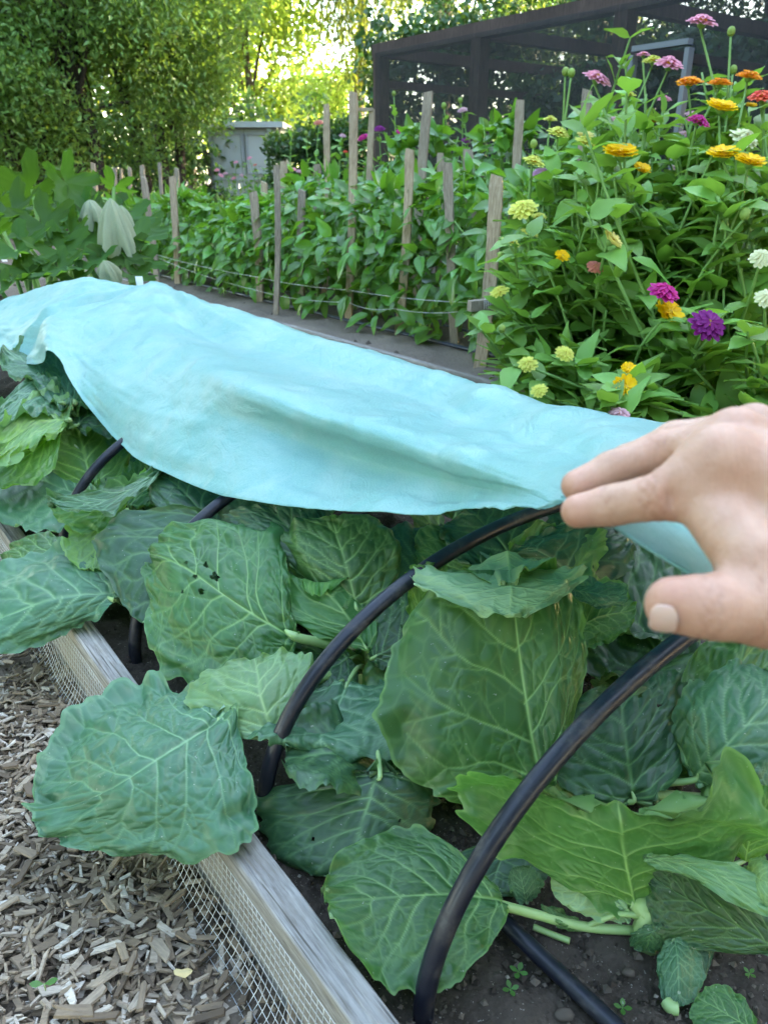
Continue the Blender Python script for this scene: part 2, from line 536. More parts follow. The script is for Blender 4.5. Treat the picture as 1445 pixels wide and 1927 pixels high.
# the few big pale splinters one notices
for (u, v, ang, L_, W_) in [(232, 1790, -1.0, .034, .010), (246, 1815, 1.45, .030, .0075), (45, 1640, 1.5, .045, .010), (175, 1880, .9, .034, .012), (20, 1440, .3, .03, .012), (205, 1700, -.8, .03, .008), (330, 1690, .9, .03, .007), (140, 1905, 0.0, .05, .015), (190, 1915, 0.1, .042, .008), (55, 1485, 2.2, .03, .010)]:
    V, q, tri = chip_shape(L_ * .5, W_ * .55, 0.0018, rng)
    p = at(u, v, 0.03)
    put('wood_chip', mk('wood_chip', V, [q, tri], M['wood_chip'], None, False, link=False), mulch, Matrix.Translation(Vector(p)) @ Matrix.Rotation(ang, 4, 'Z'))

# ------------------------------------------------------------------ bed boards (weathered lumber)
def board(s0, s1, t0, t1, z0, z1, label, seed, name='bed_board'):
    mid = bed((s0 + s1) / 2, (t0 + t1) / 2, z0)
    e = mat_wood_board
    Lh = (s1 - s0) / 2
    wdt, hgt = t1 - t0, z1 - z0
    # cross-section loop (local x across, y up), rounded corners, sampled finely on the top
    pts = []
    nx = 34
    rc = 0.004
    for i in range(nx): pts.append((wdt * i / (nx - 1), hgt))
    for i in range(1, 12): pts.append((wdt, hgt * (1 - i / 12)))
    pts.append((wdt, 0)); pts.append((0, 0))
    for i in range(1, 12): pts.append((0, hgt * i / 12))
    pts = np.array(pts)
    cx = np.clip(pts[:, 0], rc, wdt - rc); cy = np.clip(pts[:, 1], rc, hgt - rc)
    d = pts - np.stack([cx, cy], 1)
    dn = np.linalg.norm(d, axis=1, keepdims=True)
    pts = np.where(dn > rc, np.stack([cx, cy], 1) + d / np.maximum(dn, 1e-9) * rc, pts)
    n = len(pts)
    ns = int((s1 - s0) / (0.006 if s1 < 1.1 else 0.03))
    S = np.linspace(s0, s1, ns)
    per = np.cumsum(np.linalg.norm(np.diff(np.vstack([pts, pts[:1]]), axis=0), axis=1))
    ss = np.repeat(S[:, None], n, 1); pp = np.repeat(per[None], ns, 0)
    Pn = np.stack([ss * 3.0, pp * 260, ss * 0 + seed], -1)
    gr = fbm(Pn, 3, seed, 0.6)
    crack = vnoise(np.stack([ss * 2.2, pp * 150, ss * 0 + seed + 5], -1), seed + 9)
    dsp = 0.0007 * gr - 0.0035 * np.clip((np.abs(crack) * -1 + 0.06) / 0.06, 0, 1) + 0.0012 * fbm(np.stack([ss * 6, pp * 30, ss * 0], -1), 3, seed + 3)
    nrm = np.zeros_like(pts); 
    tg = np.roll(pts, -1, 0) - np.roll(pts, 1, 0); nrm[:, 0] = tg[:, 1] * -1; nrm[:, 1] = tg[:, 0]; nrm = norm(nrm)
    X = pts[None, :, 0] + nrm[None, :, 0] * dsp; Y = pts[None, :, 1] + nrm[None, :, 1] * dsp
    # local: z along the board so that the wood grain runs that way
    V = np.stack([X, Y, ss - (s0 + s1) / 2], -1).reshape(-1, 3)
    Fq = gridF(n, ns, 0, True)
    me = mk(name, V, [Fq, np.array([list(range(0, n))[::-1]]), np.array([[n * (ns - 1) + i for i in range(n)]])], M['board_wood'], None, True, link=False)
    Mx = Matrix(((ET[0], 0, ES[0], mid[0] - ET[0] * wdt / 2), (ET[1], 0, ES[1], mid[1] - ET[1] * wdt / 2), (0, 1, 0, z0), (0, 0, 0, 1)))
    o = put(name, me, None, Mx)
    return tag(o, label, 'board', 'boards edging the cabbage bed')
mat_wood_board = M['board_wood']
board(0.05, 1.008, 0.254, 0.292, -0.02, 0.140, 'grey weathered board edging the cabbage bed at the bottom of the photo', 2)
board(1.012, 3.9, 0.253, 0.291, -0.02, 0.1385, 'farther weathered bed board, mostly hidden under overhanging cabbage leaves', 4)
board(0.05, 3.9, 1.315, 1.353, -0.02, 0.140, 'weathered bed board on the far side of the cabbage bed under the cover', 6)
board(0.6, 9.0, 2.135, 2.165, -0.02, 0.115, 'thin grey edging board along the pepper bed beside the dirt path', 7)['group'] = 'pepper bed edging'

# ------------------------------------------------------------------ hardware cloth stapled on the board
prof = catmull(np.array([[0.2495, 0.118], [0.247, 0.085], [0.240, 0.050], [0.226, 0.022], [0.205, 0.006]]), 60)
seg = np.concatenate([[0], np.cumsum(np.linalg.norm(np.diff(prof, axis=0), axis=1))])
cell = 0.0108
wb = Bag()
def wp(s_, a):
    t_ = np.interp(a, seg, prof[:, 0]); z_ = np.interp(a, seg, prof[:, 1])
    sag = 0.006 * np.sin(s_ * 9.0) * (a / seg[-1]) ** 1.5 + 0.004 * np.sin(s_ * 23 + 1) * (a / seg[-1])
    s2 = s_ + 0.0035 * np.sin(s_ * 17 + a * 20)
    return ES * s2 + ET * (t_ + sag - (0.012 if False else 0)) + EZ * z_
for s_ in np.arange(0.22, 2.2, cell):
    wb.tube([wp(s_, a) for a in np.linspace(0, seg[-1] * rng.uniform(0.93, 1.0), 9)], 0.00042, 4)
for a in np.arange(0, seg[-1], cell):
    wb.tube([wp(s_, a) for s_ in np.arange(0.22, 2.2, 0.02)], 0.00042, 4)
tag(wb.build('wire_mesh', M['wire']), 'galvanized square wire mesh hanging from the bed board down into the mulch', 'wire mesh')

# ------------------------------------------------------------------ hoops and drip line
def hoop_pts(S, t0=0.330, W=0.475, top=0.312, z0=0.09, n=80, lean=0.0):
    a = np.linspace(math.pi, 0, n)
    ca, sa = np.cos(a), np.sin(a)
    x = np.sign(ca) * np.abs(ca) ** 0.93 * W; z = np.abs(sa) ** 0.93 * top
    P = ES * (S + lean * z[:, None] / top) + ET * (t0 + W + x)[:, None] + EZ * (z0 + z)[:, None]
    foot0 = P[0] - EZ * 0.05; foot1 = P[-1] - EZ * 0.05
    return np.vstack([foot0, P, foot1])
hl = ['black plastic hoop nearest the camera, its foot at the bottom edge of the photo',
      'black plastic hoop arching up from beside the big overhanging cabbage leaf to the hand',
      'black plastic hoop with its foot on bare soil, third from the camera',
      'black plastic hoop among the cabbage leaves at the left, fourth from the camera',
      'farthest black plastic hoop, only a sliver showing at the left edge']
for S, lab in zip((0.375, 0.70, 1.143, 1.60, 2.12), hl):
    b_ = Bag(); b_.tube(hoop_pts(S, 0.333 + 0.008 * math.sin(S * 9)), 0.0106, 14)
    tag(b_.build('hoop', M['poly_pipe']), lab, 'hoop', 'hoops over the cabbage bed')
b_ = Bag()
b_.tube([bed(s_, 0.463 + 0.003 * math.sin(s_ * 11), 0.113) for s_ in np.linspace(0.05, 3.6, 120)], 0.0092, 12)
tag(b_.build('drip_pipe', M['poly_pipe']), 'black drip pipe lying on the soil under the cabbages', 'pipe')

# ------------------------------------------------------------------ row cover
m, t, b = mat('row_cover')
v = coords(t)
fib = noise(t, 900, 3, 0.7, coords(t, (1, 0.35, 1), (0, 0, 0.5)))
wr = noise(t, 22, 6, 0.62, v, 0.8)
wr2 = math_(t, 'ABSOLUTE', math_(t, 'SUBTRACT', noise(t, 26, 4, 0.55, coords(t, (1, 0.45, 1), (0, 0, 0.9)), 1.5), 0.5))
c = mix(t, mrange(t, fib, 0.35, 0.65, 0, 1), (0.19, 0.49, 0.465), (0.33, 0.63, 0.60))
c = mix(t, mrange(t, noise(t, 7, 5, 0.65, v, 0.6), 0.44, 0.70, 0, 0.5), c, (0.55, 0.72, 0.69))  # whitish mottling put into the colour to stand for highlights on the cloth
tr = N(t, 'ShaderNodeBsdfTranslucent')
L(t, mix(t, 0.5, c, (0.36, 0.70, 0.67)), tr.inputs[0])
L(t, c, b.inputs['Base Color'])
b.inputs['Roughness'].default_value = 0.32; b.inputs['Specular IOR Level'].default_value = 0.5
b.inputs['Sheen Weight'].default_value = 0.25
hh = math_(t, 'ADD', math_(t, 'MULTIPLY', wr, 1.0), math_(t, 'ADD', math_(t, 'MULTIPLY', wr2, -1.6), math_(t, 'MULTIPLY', fib, 0.14)))
nb = bump(t, b, hh, 0.26, 0.012)
L(t, nb, tr.inputs['Normal'])
ms = N(t, 'ShaderNodeMixShader'); ms.inputs[0].default_value = 0.5
L(t, b.outputs[0], ms.inputs[1]); L(t, tr.outputs[0], ms.inputs[2])
L(t, ms.outputs[0], t.nodes['Material Output'].inputs[0])
M['row_cover'] = m

cols = [  # front edge, valley, ridge, upper, crest, then down the far side: (u, v, distance)
 [(-190,640,2.55),(-180,612,2.6),(-170,592,2.68),(-150,582,2.75),(-130,577,2.85),(-90,625,3.1)],
 [(-40,668,2.25),(-40,640,2.3),(-35,610,2.4),(-30,590,2.5),(-20,574,2.62),(20,630,2.9)],
 [(25,684,2.12),(20,648,2.2),(15,612,2.3),(25,580,2.42),(40,552,2.55),(80,610,2.8)],
 [(80,684,1.98),(62,640,2.12),(62,600,2.22),(80,562,2.34),(105,533,2.48),(150,600,2.75)],
 [(97,664,1.90),(95,622,2.0),(105,585,2.13),(130,550,2.27),(160,526,2.42),(200,590,2.7)],
 [(160,757,1.80),(158,690,1.89),(178,622,2.03),(205,566,2.2),(228,533,2.38),(260,590,2.65)],
 [(240,846,1.62),(250,760,1.67),(262,655,1.86),(272,578,2.14),(266,538,2.34),(300,590,2.6)],
 [(325,895,1.44),(345,790,1.50),(335,680,1.70),(312,590,2.08),(294,533,2.33),(340,590,2.6)],
 [(435,936,1.28),(450,800,1.385),(425,705,1.46),(400,635,1.92),(384,569,2.16),(430,630,2.4)],
 [(600,961,1.16),(615,850,1.27),(600,772,1.26),(580,690,1.66),(560,624,1.90),(610,690,2.15)],
 [(760,963,1.01),(785,895,1.09),(778,825,1.075),(768,748,1.38),(758,680,1.60),(810,760,1.85)],
 [(900,957,.86),(925,922,.90),(928,880,.875),(930,808,1.10),(926,732,1.30),(980,830,1.55)],
 [(1005,948,.62),(1025,938,.62),(1036,916,.67),(1066,848,.86),(1085,773,1.08),(1130,880,1.3)],
 [(1072,943,.40),(1086,940,.405),(1098,930,.42),(1160,872,.68),(1235,798,.95),(1270,900,1.15)],
 [(1180,1006,.395),(1215,988,.43),(1252,955,.50),(1315,880,.66),(1350,806,.90),(1380,900,1.05)],
 [(1295,1078,.38),(1330,1050,.43),(1365,1005,.5),(1425,905,.66),(1465,812,.86),(1490,900,1.0)],
 [(1430,1160,.40),(1460,1120,.45),(1490,1060,.5),(1550,930,.66),(1590,820,.84),(1620,900,1.0)],
]
G = np.array([[atD(*p) for p in col] for col in cols])        # (ncol, 6, 3)
NU_, NV_ = 300, 120
G1 = catmull(G, NU_)                                           # along
G2 = catmull(np.swapaxes(G1, 0, 1), NV_)                       # (NV, NU, 3)
dU = np.gradient(G2, axis=1); dV = np.gradient(G2, axis=0)
nn = norm(np.cross(dU, dV))
if nn[..., 2].mean() < 0: nn = -nn
uu = np.linspace(0, 1, NU_)[None, :].repeat(NV_, 0); vv = np.linspace(0, 1, NV_)[:, None].repeat(NU_, 1)
big = fbm(G2 * 9.0, 4, 21, 0.5)
# fine creases radiating from the held corner and from the far support
hold = G2[0, int(NU_ * 13 / 16)]
rel = G2 - hold
dist_ = np.linalg.norm(rel, axis=-1)
ang = np.arctan2(rel[..., 2], rel @ ET) 
crease = vnoise(np.stack([ang * 14, dist_ * 1.2, ang * 0], -1), 33) * np.clip(dist_ / 0.25, 0, 1) * np.exp(-dist_ / 0.7)
ap = atD(294, 533, 2.33); rel2 = G2 - ap; d2 = np.linalg.norm(rel2, axis=-1)
ang2 = np.arctan2(rel2[..., 2] * 1.0 + 0.0, rel2 @ ES)
ang2b = np.arctan2(rel2 @ ET, rel2 @ ES)
crease2 = vnoise(np.stack([ang2b * 7, d2 * 0.8, ang2b * 0], -1), 35) * np.clip(d2 / 0.2, 0, 1) * np.exp(-d2 / 0.9)
long_ = vnoise(np.stack([uu * 9, vv * 26, uu * 0], -1), 41) * 0.5 + vnoise(np.stack([uu * 30 + vv * 8, vv * 40, uu * 0], -1), 42) * 0.25
rid = 1 - np.abs(fbm(G2 * np.array([16, 16, 16]), 3, 51, 0.5)) * 2
fade = np.clip(dist_ / 0.35, 0.12, 1)
disp = (0.0075 * big + 0.006 * crease + 0.015 * crease2 + 0.0035 * long_ + 0.0012 * np.clip(rid, 0, 1) ** 4) * fade
Pc = G2 + nn * disp[..., None]
# the cover tucked by hand: doubled hem at the front edge
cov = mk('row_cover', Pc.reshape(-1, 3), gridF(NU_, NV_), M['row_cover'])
md = cov.modifiers.new('thickness', 'SOLIDIFY'); md.thickness = 0.0007
tag(cov, 'pale turquoise fabric row cover draped over hoops and lifted by the hand', 'row cover')
hem = Bag(); hem.tube(Pc[0] , 0.0011, 6)
hem.build('hem', M['row_cover'], cov)
b_ = Bag(); p0 = atD(262, 527, 2.45); p1 = p0 + np.array([0.012, 0.0, -0.48])
b_.box((p0 + p1) / 2 + EZ * .012, [0.011, 0, 0], [0, 0.002, 0], (p0 - p1) / 2)
tag(b_.build('plant_marker', M['white_plastic'], None, False), 'white plastic plant marker poking up behind the row cover', 'plant marker')
# ================================================================== cabbages
def brassica(name, top, under, vein, trans, amount=0.30):
    m, t, b = mat(name)
    geo = N(t, 'ShaderNodeNewGeometry')
    v = coords(t)
    r = objrand(t)
    vn = attr(t, 'vein'); bl = attr(t, 'blister')
    n1 = noise(t, 9, 4, 0.55, v); n2 = noise(t, 130, 4, 0.6, v)
    c = mix(t, mrange(t, n1, 0.3, 0.7, 0, 1), tuple(q * 0.80 for q in top), tuple(q * 1.22 for q in top))
    bloom = math_(t, 'MULTIPLY', mrange(t, noise(t, 17, 5, 0.6, v), 0.42, 0.72, 0, 1), 0.30)
    c = mix(t, bloom, c, tuple(q * 1.45 + 0.012 for q in (top[0], top[1] * 0.92, top[2] * 1.2)))
    cu = mix(t, mrange(t, n1, 0.3, 0.7, 0, 1), tuple(q * 0.85 for q in under), tuple(q * 1.15 for q in under))
    c = mix(t, geo.outputs['Backfacing'], c, cu)
    c = hsv(t, c, h=mrange(t, r, 0, 1, 0.488, 0.512), v=mrange(t, r, 0, 1, 0.86, 1.14))
    c = mix(t, math_(t, 'MULTIPLY', vn, 0.78), c, vein)
    sp = math_(t, 'GREATER_THAN', noise(t, 210, 2, 0.5, v), 0.735)
    c = mix(t, math_(t, 'MULTIPLY', sp, 0.5), c, (0.42, 0.46, 0.36))
    # darker, drier patches
    dp = mrange(t, noise(t, 34, 5, 0.7, v), 0.64, 0.74, 0, 0.45)
    c = mix(t, dp, c, (0.10, 0.12, 0.045))
    L(t, mrange(t, n2, 0.3, 0.7, 0.38, 0.54), b.inputs['Roughness'])
    b.inputs['Specular IOR Level'].default_value = 0.46
    hh = math_(t, 'ADD', math_(t, 'MULTIPLY', bl, 1.0), math_(t, 'MULTIPLY', n2, 0.10))
    nb = bump(t, b, hh, 0.30, 0.0035)
    tc = mix(t, math_(t, 'MULTIPLY', vn, 0.6), trans, tuple(min(1, q * 1.6) for q in trans))
    leafy(t, b, c, tc, amount)
    M[name] = m
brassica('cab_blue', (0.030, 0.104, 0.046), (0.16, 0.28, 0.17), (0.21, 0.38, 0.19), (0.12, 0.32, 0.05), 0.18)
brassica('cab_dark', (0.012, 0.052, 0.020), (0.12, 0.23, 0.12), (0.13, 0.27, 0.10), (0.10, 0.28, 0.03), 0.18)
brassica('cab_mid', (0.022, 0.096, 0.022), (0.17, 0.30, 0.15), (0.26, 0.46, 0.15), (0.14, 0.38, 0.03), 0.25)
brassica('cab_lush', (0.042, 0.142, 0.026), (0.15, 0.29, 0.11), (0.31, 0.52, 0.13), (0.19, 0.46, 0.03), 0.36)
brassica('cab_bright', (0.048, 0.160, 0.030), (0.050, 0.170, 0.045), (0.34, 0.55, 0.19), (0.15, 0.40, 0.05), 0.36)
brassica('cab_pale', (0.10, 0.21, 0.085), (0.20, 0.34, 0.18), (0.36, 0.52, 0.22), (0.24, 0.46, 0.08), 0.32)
m, t, b = mat('cab_stalk')
n1 = noise(t, 30, 5, 0.6, coords(t))
L(t, mix(t, n1, (0.17, 0.30, 0.09), (0.30, 0.43, 0.19)), b.inputs['Base Color'])
b.inputs['Roughness'].default_value = 0.45
b.inputs['Subsurface Weight'].default_value = 0.15; b.inputs['Subsurface Radius'].default_value = (0.004, 0.008, 0.002)
b.inputs['Subsurface Scale'].default_value = 0.6
M['cab_stalk'] = m

def seg_dist(P, A, B):
    # P (n,2), segments A,B (k,2): returns distance (n,k) and param
    P, A, B = (q.astype(np.float32) for q in (P, A, B))
    d = B - A
    l2 = (d ** 2).sum(1) + 1e-12
    tt = np.clip(((P[:, None] - A[None]) * d[None]).sum(-1) / l2, 0, 1)
    q = A[None] + tt[..., None] * d[None]
    return np.linalg.norm(P[:, None] - q, axis=-1), tt

class LeafT:
    """one flat leaf: outline, veins and blisters in leaf space (x across, y along)"""
    def __init__(s, nu, nv, seed, aspect=1.0, lobes=0.05, pk0=None, e00=None):
        r = np.random.default_rng(seed)
        s.nu, s.nv = nu, nv
        u = np.linspace(-1, 1, nu); v = np.linspace(0, 1, nv) 
        uu, vv = np.meshgrid(u, v)
        e0 = r.uniform(1.6, 2.2); e1 = r.uniform(1.9, 2.5); pk = r.uniform(0.50, 0.62)
        if pk0: pk = pk0; e0 = e00; e1 = 4.5
        base = np.clip(np.where(vv < pk, 1 - ((pk - vv) / pk) ** e0, 1 - ((vv - pk) / (1 - pk)) ** e1), 0, 1) ** 0.5 * 1.13
        base = np.maximum(base, 0.05 * (vv < .1)); base = np.maximum(base, 0.22 * (vv > .85))
        sdv = np.where(uu >= 0, 1.7, -3.3)
        wob = lobes * (1.5 * vnoise(np.stack([vv * 6, sdv, vv * 0 + seed], -1), seed + 2) + vnoise(np.stack([vv * 15, sdv, vv * 0 + seed], -1), seed) + 0.5 * vnoise(np.stack([vv * 40, sdv, vv * 0 + seed], -1), seed + 1))
        edge = np.abs(uu) ** 3
        s.U = uu * base * (1 + wob * edge)
        # let the tip and base be frilly too
        s.Vv = vv + lobes * 0.35 * vnoise(np.stack([s.U * 9, vv * 0, vv * 0 + seed], -1), seed + 7) * (np.abs(vv - 0.5) * 2) ** 4
        if pk0: s.Vv = s.Vv * (0.76 + 0.24 * np.clip(np.abs(s.U), 0, 1) ** 1.4)
        s.uu, s.vv = uu, vv
        P = np.stack([s.U.ravel() * 0.5 * aspect, s.Vv.ravel()], 1)
        A, B, W0, W1 = [], [], [], []
        def line(pts, w0, w1):
            pts = np.array(pts)
            for i in range(len(pts) - 1):
                A.append(pts[i]); B.append(pts[i + 1])
                f0, f1 = i / (len(pts) - 1), (i + 1) / (len(pts) - 1)
                W0.append(w0 + (w1 - w0) * f0); W1.append(w0 + (w1 - w0) * f1)
        bend = r.uniform(-0.03, 0.03)
        mid = [(0.012 * math.sin(y * 5 + seed) + bend * y * y, y) for y in np.linspace(-0.02, 0.97, 14)]
        line(mid, 0.0145, 0.0020)
        for sd in (-1, 1):
            y0s = np.sort(np.array([0.02, 0.08, 0.17, 0.31, 0.47, 0.63, 0.78]) + r.uniform(-0.035, 0.035, 7))
            for k, y0 in enumerate(y0s):
                ln = aspect * (0.54 if y0 < 0.55 else 0.54 * (1.02 - y0) / 0.47) * r.uniform(0.88, 1.1)
                rise = [0.02, 0.16, 0.30, 0.34, 0.32, 0.26, 0.18][k] + 0.06 * r.uniform(-1, 1)
                pts = []
                w1, w2 = r.uniform(-.02, .02, 2)
                for f in np.linspace(0, 1, 9):
                    pts.append((sd * ln * f ** 0.95, y0 + rise * (f ** r.uniform(.9, .95)) + 0.05 * f ** 3 + w1 * math.sin(f * 6) + w2 * math.sin(f * 11)))
                line(pts, 0.0056 * (1.1 - .5 * y0), 0.0010)
                for j, f in enumerate((0.22, 0.36, 0.5, 0.62, 0.74, 0.86)):
                    q = np.array(pts[int(f * 8)])
                    sgn = 1 if (j + k) % 2 == 0 else -1
                    l2 = 0.15 * r.uniform(0.55, 1.35) * aspect
                    an = math.atan2(rise, ln) + sgn * r.uniform(0.5, 0.95)
                    q2 = [q + np.array([sd * math.cos(an), math.sin(an)]) * l2 * g + np.array([0, 0.02 * g * g]) for g in np.linspace(0, 1, 5)]
                    line(q2, 0.0021, 0.0007)
                    for g_ in ((2, 3) if nv > 100 else ()):
                        an2 = an + (1 if g_ == 2 else -1) * r.uniform(.6, 1.0)
                        q3 = [q2[g_] + np.array([sd * math.cos(an2), math.sin(an2)]) * l2 * .5 * g for g in (0, .5, 1)]
                        line(q3, 0.0012, 0.0005)
        A, B, W0, W1 = map(np.array, (A, B, W0, W1))
        VI = np.zeros(len(P)); mainD = np.full(len(P), 1e9)
        for i in range(0, len(P), 4000):
            d, tt = seg_dist(P[i:i + 4000], A, B)
            wd = W0[None] + (W1 - W0)[None] * tt
            wm = 0.70 / nv                       # never thinner than the mesh can carry: fainter instead
            vi = np.exp(-(d / np.maximum(wd, wm) / 0.95) ** 2) * np.clip(wd / 0.0050, 0.14, 1) ** 0.9
            VI[i:i + 4000] = vi.max(1)
            mainD[i:i + 4000] = d.min(1)
        # fine network between the veins
        k = 330
        C = np.stack([r.uniform(-0.62, 0.62, k) * aspect, r.uniform(-0.05, 1.05, k)], 1)
        f1 = np.full(len(P), 9.0); f2 = np.full(len(P), 9.0)
        for i in range(0, len(P), 4000):
            d = np.partition(np.linalg.norm((P[i:i + 4000, None] - C[None]).astype(np.float32), axis=-1), 1, axis=1)
            f1[i:i + 4000] = d[:, 0]; f2[i:i + 4000] = d[:, 1]
        net = np.exp(-((f2 - f1) / 0.0080) ** 2)
        rim = np.maximum((np.abs(uu) > 0.975).ravel() * 0.32, (vv > 0.985).ravel() * 0.32)
        s.vein = np.clip(np.maximum(np.maximum(VI, 0.14 * net), rim), 0, 1)
        cellp = np.clip((f2 - f1) / 0.035, 0, 1)
        s.blister = (0.95 * np.clip(mainD / 0.040, 0, 1) ** 0.6 + 0.22 * cellp ** 0.7)
        s.rib = np.exp(-(np.abs(P[:, 0]) / 0.020) ** 2) * np.clip(1.0 - P[:, 1], 0, 1)
        s.main = mainD

TPL = [LeafT(101, 119, 100 + i, [1.0, 0.9, 1.1, 0.95][i % 4], [0.05, 0.075, 0.06, 0.085][i % 4]) for i in range(3)]
TPL_MD = [LeafT(69, 81, 130 + i, [1.0, 0.9, 1.1, 0.95][i % 4], [0.05, 0.075, 0.06, 0.085][i % 4]) for i in range(6)]
TPL_HI = [LeafT(161, 185, 160 + i, [1.0, 0.95, 1.0][i], [0.05, 0.06, 0.055][i]) for i in range(3)]
TPL_FAN = LeafT(141, 141, 150, 1.7, 0.06, 0.80, 1.35)
TPL_LO = [LeafT(33, 39, 200 + i, 1.0, 0.06) for i in range(4)]

def leaf_surface(T, rows, ruffle, blister, seed, holes=(), vfold=0.35):
    # rows: list of (v, mid, left, right)
    vs_ = np.array([q[0] for q in rows])
    Mi, Le, Ri = (np.array([q[k] for q in rows]) for k in (1, 2, 3))
    v = np.clip(T.Vv, -0.05, 1.05)
    def interp(P):
        # smooth interpolation through uneven knots (pchip-like via dense catmull)
        n = 200
        dense = catmull(P, n)
        kn = np.interp(np.linspace(0, len(vs_) - 1, n), np.arange(len(vs_)), vs_)
        vc = np.clip(v, vs_[0], vs_[-1])
        out = np.stack([np.interp(vc.ravel(), kn, dense[:, i]) for i in range(3)], -1).reshape(v.shape + (3,))
        return out
    m_, l_, r_ = interp(Mi), interp(Le), interp(Ri)
    U = T.U[..., None]
    quad = m_ + U * (r_ - l_) / 2 + U ** 2 * ((r_ + l_) / 2 - m_)
    lin = m_ + np.where(U > 0, U * (r_ - m_), -U * (l_ - m_))
    P = quad * (1 - vfold) + lin * vfold
    # normals of the smooth sheet
    dU = np.gradient(P, axis=1); dV = np.gradient(P, axis=0)
    nn = norm(np.cross(dU, dV))
    size = np.linalg.norm(Mi[-1] - Mi[0]) * 0.6 + 0.4 * np.linalg.norm(Ri[len(Ri) // 2] - Le[len(Le) // 2])
    e = np.maximum(np.abs(T.uu), np.abs(T.vv * 2 - 1) ** 1.2)
    ph = T.vv * 11 * np.sign(T.U) + T.U * 5
    ruf = (vnoise(np.stack([T.U * 4.2, T.Vv * 6.5, T.U * 0 + seed], -1), seed) + 0.5 * vnoise(np.stack([T.U * 9, T.Vv * 13, T.U * 0 + seed], -1), seed + 3))
    P = P + nn * (ruffle * size * ruf * (0.10 + 1.5 * e ** 3.5))[..., None]
    P = P - nn * (rng.uniform(-0.05, 0.09) * size * e ** 5)[..., None]
    P = P + nn * (0.035 * size * vnoise(np.stack([T.U * 1.7, T.Vv * 2.2, T.U * 0 + seed + 9], -1), seed + 5))[..., None]
    bl = T.blister.reshape(T.U.shape)
    P = P + nn * (0.40 * blister * size * (bl - 0.5))[..., None]
    P = P - nn * (0.012 * size * T.rib.reshape(T.U.shape))[..., None]
    return P

def add_leaf(plant, crown, T, rows, matname, ruffle=0.05, blister=0.016, seed=0, holes=(), stalk=True, face='top', label=None, vfold=0.35, rs=1.0):
    Bp, Tp = rows[0][1], rows[-1][1]
    mid = rows[len(rows) // 2]
    # which side looks at the camera
    du = mid[3] - mid[2]
    dv = rows[min(len(rows) // 2 + 1, len(rows) - 1)][1] - rows[len(rows) // 2 - 1][1]
    nrm = np.cross(du, dv)
    toward = (CAM - mid[1]) @ nrm > 0
    if face != 'asis' and toward != (face == 'top'):
        rows = [(q[0], q[1], q[3], q[2]) for q in rows]
    P = leaf_surface(T, rows, ruffle, blister, seed, holes, vfold)
    F = gridF(T.nu, T.nv)
    if holes:
        keep = np.ones(len(F), bool)
        Uc = T.U.ravel()[F].mean(1); Vc = T.Vv.ravel()[F].mean(1)
        for (hu, hv, hr) in holes:
            jit = 0.45 * vnoise(np.stack([Uc * 40, Vc * 40, Uc * 0], -1), seed + 31)
            keep &= np.hypot((Uc - hu) * 0.5, Vc - hv) > hr * (1 + jit)
        F = F[keep]
    o = mk('leaf', P.reshape(-1, 3), F, M[matname], plant, True, {'vein': T.vein, 'blister': T.blister})
    if label: o['label'] = label
    if stalk:
        d = norm(rows[1][1] - Bp)
        size = np.linalg.norm(Tp - Bp)
        r0 = rs * 0.0052 * np.clip(size / 0.22, 0.5, 1.3)
        pts = catmull(np.array([crown, (crown + Bp) / 2 + EZ * 0.012, Bp, rows[0][1] * .8 + rows[1][1] * .2]), 16) if len(rows) > 2 else [crown, Bp]
        pts = np.array(pts)
        nrm_ = norm(nrm) * (1 if toward else -1)
        b_ = Bag(); b_.tube(pts, np.concatenate([np.linspace(r0 * 1.5, r0 * 1.05, 11), np.linspace(r0, r0 * 0.22, 5)]), 8)
        b_.build('leaf_stalk', M['cab_stalk'], o)
    return o

def rowsP(B, Mm, Tt, Lf, Rt, extra=None):
    """five photo points (u, v, height) -> leaf rows"""
    B, Mm, Tt, Lf, Rt = (at(*p) for p in (B, Mm, Tt, Lf, Rt))
    l, r = Lf - Mm, Rt - Mm
    rows = [(0.0, B, B + l * 0.85, B + r * 0.85), (0.5, Mm, Lf, Rt), (1.0, Tt, Tt + l * 0.8, Tt + r * 0.8)]
    return rows
def rowsN(*rr):
    """several rows of (v, mid, left, right) in photo points"""
    return [(q[0], at(*q[1]), at(*q[2]), at(*q[3])) for q in rr]

PL = {}
def plant(key, u, v, label):
    c = at(u, v, 0.10)
    e = empty('cabbage_plant', c, label, 'cabbage', 'cabbages in the covered bed')
    b_ = Bag(); b_.tube([c - EZ * 0.02, c + EZ * 0.02, c + EZ * 0.05], [0.017, 0.016, 0.012], 10)
    b_.build('stem', M['cab_stalk'], e)
    PL[key] = (e, c + EZ * 0.035)
plant('A', 1215, 1770, 'cabbage plant nearest the camera with a bright underside leaf above bare soil')
plant('B', 1075, 1560, 'cabbage plant with the tall upright veined leaf below the hand')
plant('C', 690, 1290, 'cabbage plant in the middle with a big leaf flopping over the bed board')
plant('D', 420, 1060, 'cabbage plant with a shaded blue-green leaf just under the cover edge')
plant('E', 185, 985, 'cabbage plant at the left beside the fourth hoop with folded leaves')
plant('F', 60, 800, 'cabbage plant at the left edge right under the cover corner')

k = 0
def lf(key, rows, matn, **kw):
    global k
    k += 1
    e, c = PL[key]
    kw.setdefault('seed', 40 + k)
    T = kw.pop('T', TPL_MD[k % 6])
    return add_leaf(e, c, T, rows, matn, **kw)

